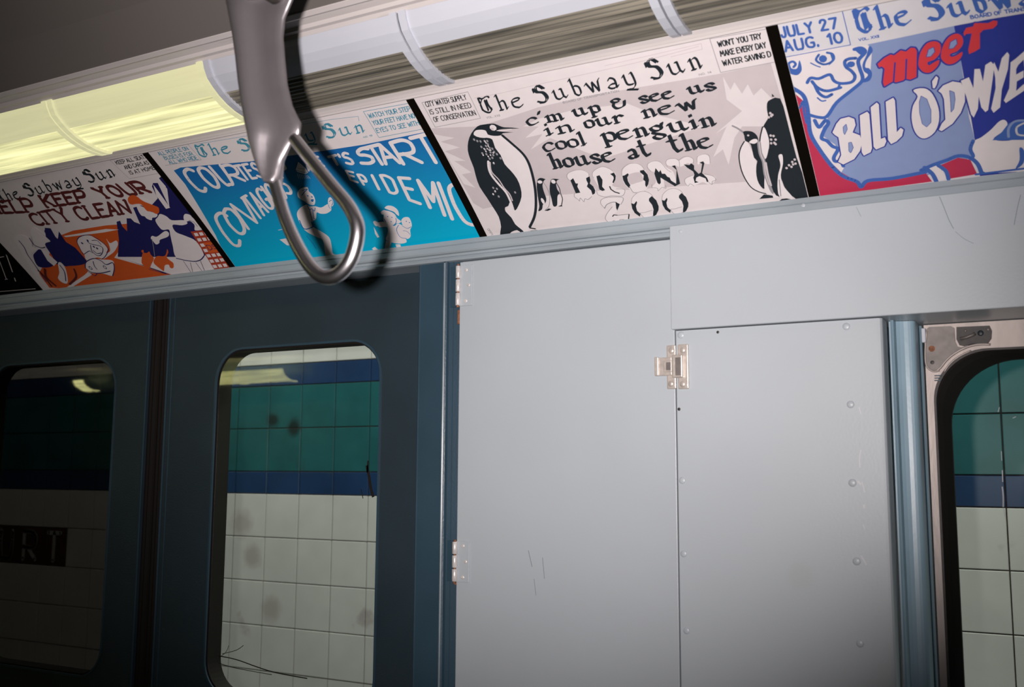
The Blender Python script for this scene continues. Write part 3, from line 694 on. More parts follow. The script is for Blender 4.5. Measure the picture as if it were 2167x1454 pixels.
zoo.art('notice_box', [('line', 'line', [(893, 217), (990, 194), (1017, 250), (921, 269), (893, 217)], .8),
   text('CITY WATER SUPPLY', [(903, 226), (988, 210)], [(899, 216), (984, 200)], 'black', 1.2, gap=2), text('IS STILL IN NEED', [(912, 242), (998, 227)], [(908, 232), (994, 217)], 'black', 1.2, gap=2), text('OF CONSERVATION', [(920, 258), (1008, 243)], [(916, 248), (1003, 233)], 'black', 1.2, gap=2)])
zoo.art('notice_box', [('line', 'line', [(1640, 58), (1502, 82), (1525, 153), (1660, 127)], .8),
   text("WON'T YOU TRY", [(1521, 99), (1612, 81)], [(1518, 88), (1609, 70)], 'black', 1.5, gap=2), text('MAKE EVERY DAY', [(1526, 119), (1622, 100)], [(1523, 108), (1619, 89)], 'black', 1.5, gap=2), text('WATER SAVING D', [(1531, 139), (1632, 119)], [(1528, 128), (1629, 108)], 'black', 1.5, gap=2)])
NA = math.radians(20)
def bt(txt, x0, y0, x1, y1, h, w=5.2, gap=1.9, space=5):
    h *= .88; w *= .92; y0 -= 4; y1 -= 4
    return text(txt, [(x0, y0), (x1, y1)], [(x0 - .43 * h, y0 - h), (x1 - .43 * h, y1 - h)], 'black', w, LO, gap, space, NA, 1.5, tf=TT, full=5)
zoo.art('headline_lettering', [
   bt("c'm", 485, 637, 790, 588, 62), bt('up', 885, 560, 1105, 519, 64), bt('&', 1230, 494, 1335, 474, 72), bt('see', 1465, 446, 1740, 396, 62), bt('us', 1880, 366, 2105, 326, 64),
   bt('in', 645, 726, 880, 688, 68), bt('our', 990, 660, 1320, 605, 68), bt('new', 1490, 573, 1960, 488, 74),
   bt('cool', 630, 862, 985, 806, 72), bt('penguin', 1140, 782, 2105, 636, 82, 6.2), bt('house', 705, 1010, 1230, 944, 82, 6.2), bt('at', 1365, 925, 1540, 894, 84, 6.2), bt('the', 1725, 868, 2075, 824, 88, 6.4)])
# the snow-capped letters
def B(*a): return [(x, y) for x, y in a]
zoo.art('snow_capped_lettering', [
   ('blob', 'white', B((130, 400), (150, 340), (250, 300), (340, 305), (410, 350), (430, 480), (500, 560), (470, 640), (400, 690), (340, 720), (280, 700), (220, 640), (240, 560), (180, 460))),
   ('curve', 'line', B((170, 450), (125, 400), (140, 345), (240, 305), (330, 305), (405, 345), (410, 380)), .7), ('curve', 'line', B((230, 600), (220, 650), (270, 690), (290, 710), (300, 670), (345, 720), (360, 680), (400, 690), (450, 650)), .9),
   ('poly', 'black', B((170, 440), (205, 410), (240, 480), (270, 480), (260, 520), (300, 600), (240, 610))), ('poly', 'black', B((375, 410), (420, 385), (432, 440), (425, 480), (470, 520), (495, 570), (490, 610), (460, 630), (440, 570), (385, 520), (400, 480), (380, 440))),
   ('blob', 'white', B((460, 380), (480, 310), (580, 262), (700, 300), (760, 350), (760, 440), (720, 510), (870, 555), (880, 610), (840, 640), (700, 650), (640, 660), (530, 620), (520, 580), (560, 560))),
   ('curve', 'line', B((480, 405), (458, 380), (470, 320), (570, 262), (660, 275), (740, 330)), .7), ('curve', 'line', B((520, 590), (530, 625), (590, 650), (640, 655), (720, 640), (840, 645), (880, 600), (872, 556), (770, 550)), .8),
   ('poly', 'black', B((510, 385), (550, 370), (590, 430), (590, 470), (585, 520), (625, 565), (590, 578), (550, 560))), ('poly', 'black', B((690, 355), (740, 335), (765, 380), (760, 430), (735, 475), (720, 465), (738, 410), (730, 385))), ('line', 'black', B((685, 520), (700, 555), (750, 590), (810, 608)), 2.0),
   ('blob', 'white', B((845, 370), (860, 290), (950, 220), (1050, 215), (1130, 280), (1195, 400), (1190, 500), (1150, 570), (1060, 590), (990, 590), (930, 540), (870, 470))),
   ('curve', 'line', B((845, 370), (850, 290), (930, 225), (1030, 215), (1100, 245), (1140, 300)), .7), ('blob', 'tint', B((925, 380), (960, 350), (1070, 330), (1110, 380), (1125, 440), (1040, 470), (960, 490), (925, 430))),
   ('poly', 'black', B((850, 378), (880, 372), (920, 345), (935, 360), (915, 400), (925, 450), (955, 500), (940, 540), (890, 490), (860, 430))), ('poly', 'black', B((1080, 310), (1130, 300), (1180, 360), (1200, 430), (1190, 490), (1165, 530), (1150, 500), (1150, 450), (1125, 430), (1130, 370), (1085, 335))),
   ('curve', 'line', B((945, 520), (990, 590), (1040, 600), (1090, 590), (1150, 580)), 1),
   ('blob', 'white', B((1180, 250), (1210, 195), (1290, 180), (1370, 215), (1430, 270), (1520, 330), (1560, 480), (1540, 500), (1400, 410), (1400, 520), (1340, 570), (1240, 530), (1290, 460), (1280, 340), (1220, 310))),
   ('curve', 'line', B((1225, 320), (1180, 270), (1190, 215), (1270, 182), (1350, 200), (1430, 290), (1490, 330)), .7), ('curve', 'line', B((1240, 490), (1240, 530), (1310, 540), (1320, 575), (1370, 530), (1420, 540), (1415, 500)), .7),
   ('poly', 'black', B((1270, 350), (1285, 275), (1330, 330), (1350, 300), (1370, 350), (1410, 350), (1440, 390), (1470, 400), (1490, 440), (1555, 480), (1560, 300), (1500, 250), (1540, 235), (1565, 300), (1608, 480), (1540, 515), (1350, 400), (1355, 470), (1335, 490), (1310, 470))),
   ('blob', 'white', B((1420, 220), (1440, 165), (1540, 150), (1590, 180), (1680, 130), (1760, 140), (1780, 190), (1750, 220), (1700, 210), (1660, 240), (1600, 260), (1540, 240), (1480, 250))),
   ('curve', 'line', B((1440, 255), (1420, 200), (1450, 160), (1530, 150), (1590, 175), (1600, 260)), .7), ('curve', 'line', B((1590, 175), (1640, 135), (1720, 125), (1780, 160), (1780, 210)), .7),
   ('blob', 'white', B((1830, 190), (1840, 110), (1930, 90), (1990, 130), (2000, 210), (1950, 220), (1890, 190), (1850, 230))), ('curve', 'line', B((1830, 200), (1835, 125), (1910, 92), (1985, 110), (2000, 210)), .7),
   ('blob', 'white', B((1670, 440), (1700, 400), (1780, 370), (1900, 360), (2050, 380), (2075, 430), (2020, 480), (1960, 480), (1900, 460), (1800, 500), (1700, 510))), ('curve', 'line', B((1780, 365), (1680, 410), (1670, 460), (1710, 510), (1740, 480), (1790, 510)), .7), ('curve', 'line', B((1930, 350), (2040, 380), (2075, 430), (2030, 450), (2025, 490), (1980, 460)), .8),
   ('poly', 'black', B((1655, 225), (1730, 235), (1750, 210), (1790, 240), (1790, 290), (1850, 350), (1880, 330), (1895, 220), (1860, 200), (1910, 185), (1925, 210), (1895, 340), (1960, 400), (1980, 450), (1960, 460), (1940, 410), (1860, 380), (1820, 400), (1810, 440), (1850, 460), (1800, 470), (1780, 400), (1795, 360), (1780, 320), (1700, 270)))], TB)
def bigO(cx, cy, s=1.0):
    R = lambda a: [(cx + x * s, cy + y * s) for x, y in a]
    return [('blob', 'white', R([(-175, -40), (-150, -130), (-60, -185), (40, -170), (120, -100), (175, 20), (150, 110), (60, 160), (-20, 150), (-90, 90), (-150, 30)])),
     ('curve', 'line', R([(-175, -20), (-165, -100), (-90, -170), (0, -185), (80, -150), (120, -90)]), .7), ('curve', 'line', R([(-60, 100), (-20, 150), (40, 165), (80, 150), (140, 110)]), .8),
     ('poly', 'black', R([(-178, -30), (-140, -20), (-110, -60), (-100, -40), (-115, 10), (-100, 70), (-55, 110), (-65, 145), (-130, 100), (-165, 40)])),
     ('poly', 'black', R([(55, -90), (90, -125), (150, -70), (182, 10), (180, 60), (150, 120), (112, 145), (108, 110), (115, 50), (95, -10), (55, -60)])), ('curve', 'line', R([(-60, 95), (0, 90), (50, 75), (100, 60)]), .7)]
zoo.art('snow_capped_lettering', bigO(1145, 765) + bigO(1540, 720, .97) + [
   ('blob', 'white', B((565, 720), (590, 670), (700, 655), (850, 660), (860, 720), (820, 760), (790, 830), (750, 890), (920, 880), (945, 900), (930, 950), (800, 980), (740, 970), (690, 990), (630, 940), (660, 850), (720, 780), (700, 730), (620, 800))),
   ('curve', 'line', B((620, 800), (570, 740), (575, 690), (640, 660), (760, 650), (855, 660), (860, 700), (830, 750)), .9), ('curve', 'line', B((620, 800), (650, 750), (720, 720), (770, 720)), 1.3), ('curve', 'line', B((720, 780), (650, 870), (630, 940), (690, 990), (740, 960), (790, 980), (830, 945), (920, 955)), .9),
   ('poly', 'black', B((762, 715), (820, 745), (785, 830), (772, 800))), ('line', 'black', B((725, 905), (740, 885), (790, 890)), 1.6), ('line', 'line', B((790, 890), (940, 875)), 1.2), ('line', 'black', B((940, 880), (933, 935)), 1.8)], TB)
zoo.art('penguin_print', [
   ('blob', 'white', B((230, 260), (300, 225), (370, 240), (520, 280), (640, 360), (780, 500), (850, 640), (900, 900), (900, 1100), (870, 1230), (830, 1330), (720, 1350), (640, 1230), (570, 1120), (600, 1050), (560, 800), (420, 400), (350, 310), (260, 300))),
   ('poly', 'black', catmull(B((420, 155), (330, 165), (265, 185), (200, 260), (165, 350), (160, 450), (185, 540), (225, 640), (250, 740), (290, 850), (370, 970), (440, 1080), (500, 1180), (525, 1290), (515, 1390), (600, 1380), (640, 1345), (700, 1325), (740, 1350), (775, 1345), (740, 1310), (680, 1260), (640, 1190), (575, 1120), (570, 1075), (605, 1060), (625, 1010), (650, 1070), (680, 1110), (715, 1060), (750, 960), (740, 860), (700, 760), (630, 670), (565, 600), (520, 500), (460, 420), (430, 330), (370, 310), (300, 310), (225, 280), (240, 235), (300, 222), (360, 235), (380, 275), (450, 290), (520, 285), (545, 260), (660, 250), (500, 240), (500, 222), (600, 212), (730, 208), (640, 198), (560, 195), (510, 180), (460, 158)), True, 2)),
   ('blob', 'white', B((225, 270), (245, 232), (300, 222), (355, 232), (372, 270), (385, 300), (340, 312), (270, 300))),
   ('dots', 'white', B((438, 200),), 5.4, 1.0), ('dots', 'tint', B((430, 212),), 2.2, 1.0),
   ('curve', 'white', B((480, 232), (560, 232), (640, 215)), 1.2),
   ('curve', 'black', B((540, 285), (640, 370), (760, 480), (825, 580), (870, 720), (900, 880), (908, 1050), (890, 1180), (840, 1290)), 4.2),
   ('curve', 'white', B((385, 570), (390, 640), (420, 720), (500, 820), (580, 910), (630, 1010), (660, 1100)), 3.6), ('curve', 'tint', B((405, 580), (420, 680), (500, 770), (560, 860), (620, 930), (650, 1000)), 2.0),
   ('dots', 'line', B((230, 330), (265, 345), (300, 350), (310, 410), (345, 345), (375, 345), (380, 380), (360, 400), (400, 420), (430, 430), (350, 440), (320, 480), (365, 490), (410, 470), (450, 465), (480, 490), (440, 500), (400, 540), (430, 530), (520, 535), (445, 590), (440, 860), (480, 870), (460, 900), (440, 930), (500, 955), (680, 910)), 1.7, 1.4),
   ('dots', 'white', B((360, 365), (385, 400), (340, 430), (360, 460), (410, 445), (440, 475), (385, 515), (410, 500), (330, 500), (350, 350), (395, 445), (375, 430), (445, 585), (462, 895), (438, 928)), 1.1, 1.5),
   ('line', 'black', B((840, 1300), (900, 1310)), 2.4), ('poly', 'black', B((820, 1355), (850, 1330), (920, 1322), (970, 1345), (900, 1350))),
   ('poly', 'black', catmull(B((960, 750), (925, 775), (918, 850), (930, 960), (945, 1060), (935, 1115), (975, 1095), (985, 1040), (1010, 1030), (1022, 980), (995, 900), (980, 830), (1000, 775), (1015, 765)), True, 3)), ('dots', 'white', B((952, 795),), 4.0, .8), ('dots', 'white', B((985, 1005),), 2.6, 2.4),
   ('curve', 'line', B((985, 790), (1030, 860), (1060, 950), (1050, 1060), (1010, 1100)), .9), ('poly', 'black', B((1000, 1110), (1050, 1085), (1080, 1092), (1040, 1112))),
   ('poly', 'black', catmull(B((1090, 760), (1065, 800), (1060, 900), (1080, 980), (1100, 1060), (1140, 1050), (1145, 960), (1170, 920), (1140, 870), (1130, 800), (1150, 770), (1170, 765)), True, 3)), ('dots', 'white', B((1100, 790),), 3.6, 1.1),
   ('curve', 'black', B((1130, 800), (1165, 860), (1180, 920), (1200, 980), (1190, 1050)), 1.2), ('blob', 'white', B((1145, 960), (1165, 930), (1190, 990), (1180, 1040), (1150, 1055))), ('poly', 'black', B((1150, 1065), (1190, 1045), (1200, 1062)))], TP)
zoo.art('signature', [text('OPPY', [(1032, 483), (1041, 497)], [(1036, 481), (1045, 495)], 'line', .6)])
zoo.art('penguin_print', [
   ('blob', 'white', B((445, 680), (480, 690), (520, 760), (580, 900), (600, 1000), (600, 1130), (640, 1230), (700, 1320), (620, 1300), (520, 1240), (440, 1120), (390, 950), (380, 830), (410, 740))),
   ('curve', 'black', B((440, 680), (395, 760), (375, 860), (395, 1000), (440, 1120), (520, 1240), (620, 1300), (740, 1330)), 1.7),
   ('curve', 'line', B((295, 488), (360, 520), (430, 570)), 2.6),
   ('poly', 'black', catmull(B((425, 560), (480, 550), (540, 560), (590, 600), (612, 660), (612, 760), (640, 870), (670, 960), (680, 1080), (695, 1260), (640, 1230), (600, 1150), (585, 1050), (590, 960), (600, 920), (560, 880), (540, 800), (520, 720), (490, 690), (450, 670), (440, 610)), True, 2)),
   ('blob', 'white', B((500, 690), (540, 655), (590, 650), (605, 680), (560, 708))), ('dots', 'tint', B((488, 605),), 1.6, 1),
   ('poly', 'black', catmull(B((720, 210), (760, 165), (880, 150), (960, 400), (1080, 870), (1250, 1380), (1080, 1390), (940, 1260), (890, 1130), (870, 1360), (800, 1300), (750, 1200), (730, 1050), (700, 940), (700, 880), (745, 760), (740, 650), (690, 520), (670, 500), (710, 430), (735, 380), (720, 300)), True, 2)),
   ('blob', 'white', B((665, 520), (690, 510), (725, 590), (745, 680), (735, 790), (705, 890), (670, 840), (640, 760), (640, 620))),
   ('curve', 'black', B((665, 500), (640, 600), (630, 700), (645, 800), (690, 930)), 1.8),
   ('curve', 'line', B((620, 690), (640, 830), (680, 930), (700, 1080), (740, 1200), (780, 1310)), 5.0), ('curve', 'tint', B((622, 690), (642, 830), (682, 930), (702, 1080), (745, 1210)), 1.5), ('curve', 'tint', B((705, 940), (730, 1080), (770, 1220)), 2.4),
   ('blob', 'white', B((860, 860), (885, 835), (910, 850), (915, 950), (890, 1080), (900, 1160), (940, 1250), (1040, 1370), (1000, 1380), (880, 1360), (850, 1260), (855, 1100), (885, 970))),
   ('blob', 'white', B((690, 1130), (720, 1200), (760, 1290), (800, 1330), (870, 1360), (820, 1370), (720, 1330), (690, 1270))),
   ('curve', 'line', B((870, 1150), (880, 1250), (890, 1350)), 1.4), ('poly', 'black', B((780, 90), (812, 125), (780, 128))),
   ('dots', 'tint', B((760, 330), (785, 350), (740, 380), (770, 365), (765, 605), (800, 610), (770, 655), (825, 655), (770, 700), (810, 695), (825, 710), (1060, 900), (1030, 930), (1070, 950), (990, 970), (1020, 990), (960, 1005), (1040, 960)), 1.7, 1.2),
   ('poly', 'black', B((625, 1385), (680, 1330), (740, 1335), (790, 1345), (795, 1370))), ('poly', 'black', B((850, 1425), (900, 1385), (960, 1378), (1050, 1398), (960, 1410)))], TQ)

# ---- card: meet bill
TO = (1600, 0, 567 / 1963.)
ody = Card('ody', 'blue and red card with a grinning bearded cartoon face and the word meet', XD[3][1], 0.245, 'paper2')
ody.art('background_print', [
   ('poly', 'lilac', B((820, 325), (1120, 262), (1450, 190), (1500, 440), (1560, 860), (1600, 1010), (1570, 1150), (1500, 1200), (1240, 1290), (1000, 1330), (760, 1400), (620, 1300), (440, 1100), (390, 870), (420, 700), (700, 520))),
   ('poly', 'royal', B((1450, 190), (1700, 142), (1963, 98), (2500, 0), (3200, -100), (3200, 900), (2500, 1170), (1963, 1255), (1640, 1290), (1600, 1010), (1500, 440)))], TO)
ody.art('cartoon_print', [
   ('poly', 'red', B((262, 670), (345, 700), (365, 760), (400, 880), (420, 1010), (520, 1160), (620, 1260), (740, 1330), (770, 1372), (830, 1325), (1000, 1305), (1240, 1262), (1290, 1330), (470, 1440), (380, 1100))),
   ('poly', 'red', B((1340, 1215), (1480, 1155), (1570, 1170), (1620, 1275), (1415, 1310), (1380, 1240))),
   ('poly', 'white', B((1235, 1225), (1330, 1205), (1400, 1310), (1330, 1325), (1290, 1260))),
   ('poly', 'white', B((205, 420), (440, 360), (820, 330), (850, 360), (835, 560), (760, 610), (690, 670), (580, 760), (520, 850), (620, 1000), (660, 1200), (625, 1262), (560, 1200), (470, 1080), (400, 960), (380, 860), (370, 760), (280, 680))),
   ('poly', 'lilac', B((520, 850), (570, 770), (690, 670), (770, 610), (860, 560), (900, 800), (700, 1200), (650, 1210), (610, 1100), (580, 1060), (510, 1010), (480, 990), (490, 930), (530, 890))),
   ('blob', 'white', B((1590, 1040), (1650, 1005), (1720, 950), (1780, 890), (1820, 878), (1842, 910), (1810, 960), (1740, 1018), (1850, 1030), (2100, 990), (2100, 1240), (1900, 1258), (1680, 1262), (1620, 1200), (1590, 1130))),
   ('blob', 'blueline', B((240, 530), (300, 550), (335, 510), (318, 440), (300, 500), (260, 500), (250, 480))), ('curve', 'blueline', B((245, 500), (240, 465), (270, 450), (290, 470), (275, 490)), 3.2), ('blob', 'blueline', B((245, 580), (265, 600), (290, 680), (265, 690))),
   ('curve', 'blueline', B((460, 400), (440, 440), (490, 470), (540, 460), (570, 430), (560, 395), (520, 385)), 3), ('dots', 'blueline', B((490, 430),), 5, 1.1), ('blob', 'blueline', B((540, 385), (575, 405), (575, 440), (530, 480), (555, 440))), ('curve', 'blueline', B((400, 460), (440, 480), (470, 490)), 1.6),
   ('curve', 'blueline', B((375, 605), (400, 570), (460, 575), (540, 545), (570, 590), (620, 610), (700, 600), (725, 560), (700, 520), (660, 490), (650, 450), (680, 430), (730, 425)), 4.2), ('dots', 'blueline', B((695, 470),), 5, .9),
   ('curve', 'blueline', B((410, 595), (450, 640), (520, 665), (620, 640)), 4.2), ('curve', 'blueline', B((430, 620), (460, 680), (510, 710), (555, 690)), 4.2), ('curve', 'blueline', B((450, 715), (480, 738), (510, 735)), 2), ('line', 'blueline', B((600, 650), (615, 610)), 3),
   ('curve', 'blueline', B((720, 360), (770, 350), (800, 380), (750, 440), (760, 500), (780, 560), (770, 600), (700, 660), (590, 750), (520, 850), (460, 858), (390, 840)), 4.6), ('blob', 'blueline', B((830, 335), (855, 370), (810, 440), (800, 490), (830, 500), (850, 540), (830, 590), (770, 600), (820, 550), (790, 520), (780, 470), (810, 400))), ('blob', 'blueline', B((720, 355), (780, 345), (800, 375), (770, 400), (740, 380))),
   ('curve', 'blueline', B((262, 640), (340, 690), (370, 760), (385, 860), (400, 980), (470, 1100), (560, 1220), (640, 1290), (740, 1330), (770, 1368), (820, 1322), (1000, 1305), (1240, 1258)), 5.5),
   ('curve', 'blueline', B((430, 880), (460, 930), (490, 900), (510, 880), (530, 900), (500, 950), (480, 1010), (520, 1030), (560, 1070), (600, 1090), (570, 1150), (580, 1180), (620, 1180), (640, 1215)), 5.0), ('curve', 'blueline', B((320, 790), (345, 740), (350, 810), (370, 900)), 3),
   ('curve', 'blueline', B((1210, 1245), (1300, 1205), (1400, 1170), (1480, 1140), (1560, 1150), (1620, 1195), (1650, 1260)), 5.2), ('curve', 'blueline', B((1235, 1225), (1290, 1270), (1320, 1325)), 5.5), ('curve', 'blueline', B((1335, 1210), (1390, 1250), (1410, 1310)), 5.0), ('curve', 'blueline', B((1590, 1030), (1570, 1090), (1590, 1140), (1570, 1160)), 4.6),
   ('poly', 'blueline', B((1730, 1025), (1800, 965), (1850, 900), (1900, 880), (1990, 880), (2100, 900), (2100, 1020))), ('curve', 'lilac', B((1850, 1000), (1850, 940), (1890, 890), (1963, 880), (2040, 900)), 3), ('curve', 'paper2', B((1960, 900), (1910, 930), (1915, 980), (1963, 990)), 2.4),
   ('line', 'blueline', B((1610, 1275), (1750, 1258), (1963, 1232)), 3), ('blob', 'blueline', B((1930, 1080), (1963, 1100), (1960, 1190), (1900, 1235), (1930, 1170)))], TO)
ody.art('date_box', [('line', 'blueline', [(1640, 48), (1782, 20), (1800, 94), (1652, 122)], 1.0), text('JULY 27', [(1655, 78), (1773, 58)], [(1650, 58), (1768, 37)], 'blueline', 3.1, gap=3, space=5), text('AUG. 10', [(1663, 108), (1784, 88)], [(1658, 87), (1779, 67)], 'blueline', 3.1, gap=3, space=5)])
ody.art('masthead', [text('The Subway Sun', [(1820, 68), (1935, 47), (2167, 9), (2420, -40)], [(1806, 20), (1920, 1), (2150, -38), (2400, -84)], 'blueline', 4.5, LO, 2.6, 5, math.radians(38), 1.4),
   text('BOARD OF TRANSPORTATION', [(2055, 39), (2250, 8)], [(2053, 32), (2248, 1)], 'blueline', 1.2), text('VOL. XXII', [(1818, 86), (1860, 78)], [(1817, 81), (1859, 73)], 'blueline', .9)])
def cut_out(polys, holes, ik, line, lw, hole_ik):
    out = [('line', line, list(p) + [p[0]], lw) for p in polys] + [('poly', ik, p) for p in polys]
    for h in holes: out += [('line', line, list(h) + [h[0]], lw * .35), ('poly', hole_ik, h)]
    return out
ody.art('headline_lettering', cut_out([
   B((890, 465), (940, 420), (985, 395), (1012, 402), (1060, 365), (1098, 374), (1135, 345), (1165, 348), (1178, 370), (1175, 560), (1130, 580), (1092, 572), (1078, 585), (1025, 600), (1002, 592), (940, 630), (930, 600), (942, 500), (920, 482), (903, 492)),
   catmull(B((1190, 450), (1205, 380), (1250, 315), (1310, 298), (1350, 320), (1350, 380), (1310, 430), (1258, 452), (1268, 474), (1300, 455), (1342, 436), (1330, 480), (1280, 525), (1230, 525), (1195, 490)), True, 3),
   catmull(B((1355, 390), (1375, 320), (1415, 265), (1470, 242), (1510, 265), (1515, 320), (1475, 370), (1422, 392), (1432, 412), (1470, 400), (1512, 376), (1500, 420), (1450, 460), (1400, 465), (1360, 430)), True, 3),
   B((1520, 235), (1540, 200), (1590, 190), (1600, 165), (1700, 165), (1740, 145), (1768, 150), (1765, 180), (1735, 205), (1665, 215), (1640, 240), (1640, 350), (1600, 375), (1560, 392), (1555, 360), (1580, 240), (1540, 245), (1525, 260))],
   [B((1250, 412), (1265, 360), (1300, 343), (1307, 375), (1280, 407)), B((1415, 352), (1425, 305), (1465, 283), (1472, 315), (1445, 347))], 'scarlet', 'royal', 4.0, 'lilac') +
   [('line', 'royal', B((1018, 455), (1008, 592)), 1.8), ('line', 'royal', B((1102, 430), (1096, 574)), 1.8)], TO)
ody.art('name_lettering', cut_out([
   B((560, 965), (590, 900), (620, 865), (680, 850), (720, 865), (730, 910), (708, 965), (760, 985), (780, 1030), (762, 1100), (720, 1160), (640, 1200), (602, 1180), (625, 1130), (604, 1000), (580, 985)),
   B((760, 840), (815, 812), (830, 830), (850, 1080), (840, 1110), (790, 1135), (775, 1110)), B((840, 780), (885, 745), (900, 760), (915, 1012), (945, 1000), (955, 1030), (940, 1065), (880, 1090), (862, 1070)),
   B((950, 740), (1005, 710), (1018, 730), (1032, 962), (1060, 930), (1080, 945), (1070, 990), (1030, 1030), (990, 1050), (968, 1020)),
   catmull(B((1152, 655), (1230, 640), (1290, 680), (1335, 780), (1340, 880), (1310, 960), (1250, 1005), (1200, 1000), (1160, 950), (1140, 860), (1150, 770), (1185, 700)), True, 3), B((1290, 590), (1320, 550), (1335, 565), (1325, 610), (1310, 640), (1295, 640)),
   B((1335, 660), (1370, 620), (1440, 590), (1500, 600), (1530, 650), (1530, 740), (1500, 820), (1440, 900), (1360, 955), (1340, 945), (1360, 900), (1387, 870), (1377, 720), (1360, 680)),
   B((1500, 585), (1560, 560), (1592, 640), (1600, 500), (1640, 498), (1662, 590), (1680, 470), (1720, 445), (1745, 470), (1735, 560), (1700, 800), (1680, 815), (1650, 780), (1632, 700), (1625, 790), (1595, 855), (1575, 830), (1540, 700)),
   B((1735, 475), (1745, 450), (1775, 520), (1800, 420), (1840, 375), (1855, 395), (1845, 500), (1800, 650), (1788, 780), (1740, 820), (1722, 790), (1755, 640), (1752, 560)),
   B((1865, 450), (1900, 425), (1963, 370), (1990, 350), (1990, 400), (1920, 470), (1905, 500), (1905, 540), (1960, 510), (1960, 560), (1910, 590), (1905, 660), (1960, 610), (1985, 620), (1960, 660), (1830, 748), (1815, 730), (1855, 640))],
   [B((640, 925), (660, 905), (668, 940), (650, 978), (642, 960)), B((680, 1040), (698, 1036), (712, 1075), (694, 1112), (682, 1100)), B((1210, 698), (1250, 720), (1280, 800), (1280, 890), (1250, 922), (1220, 900), (1200, 820), (1198, 740)), B((1420, 658), (1450, 670), (1457, 720), (1447, 790), (1430, 812), (1427, 740))], 'white', 'royal', 3.4, 'lilac') +
   [text('R', [(2010, 640), (2110, 590)], [(1990, 400), (2110, 350)], 'white', 9, tf=TO)], TO)

# ---- card: courtesy
TC = (350, 180, 700 / 2167.)
cou = Card('cou', 'bright blue card about a courtesy epidemic, behind the grab handle', XD[1][1], XD[2][0])
T5 = (590, 320, 310 / 1878.)
def ink_fade(n, lo, hi, z0, z1):
    m = mat('ink_' + n, lo, 0.42, spec=0.35); nt = m.node_tree
    g = nt.nodes.new('ShaderNodeNewGeometry'); sx = nt.nodes.new('ShaderNodeSeparateXYZ'); mr = nt.nodes.new('ShaderNodeMapRange'); mx = nt.nodes.new('ShaderNodeMixRGB')
    mr.inputs[1].default_value = z0; mr.inputs[2].default_value = z1; mx.inputs[1].default_value = (*lo, 1); mx.inputs[2].default_value = (*hi, 1)
    nt.links.new(g.outputs['Position'], sx.inputs[0]); nt.links.new(sx.outputs[2], mr.inputs[0]); nt.links.new(mr.outputs[0], mx.inputs['Fac']); nt.links.new(mx.outputs[0], nt.nodes['Principled BSDF'].inputs['Base Color'])
    M[n] = m
ink_fade('blue_fade', (0.0, 0.43, 0.66), (0.012, 0.13, 0.38), 1.985, 2.105)        # the card is printed cyan at its foot, darker blue above
cou.art('background_print', [('poly', 'blue_fade', B((55, 560), (100, 540), (560, 500), (700, 480), (1040, 430), (1300, 390), (1740, 300), (1900, 540), (2120, 1010), (2120, 1030), (440, 1240), (330, 985), (225, 805), (130, 650)))], TC)
cou.art('masthead', [text('The Subway Sun', [(425, 332), (540, 316), (700, 291), (772, 279)], [(412, 308), (525, 292), (680, 264), (762, 252)], 'teal', 3.6, LO, 2.6, 5, math.radians(38), .9),
   ('line', 'teal', [(411, 306), (520, 288), (600, 270), (700, 253), (758, 246), (760, 256)], .6), text('NO. 19', [(770, 292), (788, 288)], [(769, 289), (787, 285)], 'teal', .6)])
cou.art('notice_box', [('line', 'teal', [(868, 218), (769, 236), (802, 291), (900, 272)], .8), text('WATCH YOUR STEP', [(782, 250), (869, 234)], [(778, 241), (865, 225)], 'teal', 1.3, gap=2), text('YOUR FEET HAVE NO', [(791, 265), (879, 249)], [(787, 256), (875, 240)], 'teal', 1.3, gap=2), text('EYES TO SEE WITH', [(799, 281), (888, 264)], [(795, 272), (884, 255)], 'teal', 1.3, gap=2)])
cou.art('notice_box', [('line', 'line', [(396, 303), (426, 338), (350, 350)], .7), text('ALL PEOPLE ON', [(338, 329), (400, 317)], [(332, 322), (394, 310)], 'teal', 1.3, gap=2), text('BUSES IS FOR', [(350, 338), (410, 328)], [(345, 331), (404, 321)], 'teal', 1.3, gap=2), text('ALL WHO RIDE', [(360, 347), (420, 337)], [(355, 340), (414, 330)], 'teal', 1.3, gap=2)])
def ct(txt, b, t, w, **k): return text(txt, b, t, 'white', w * .86, tf=TC, **k)
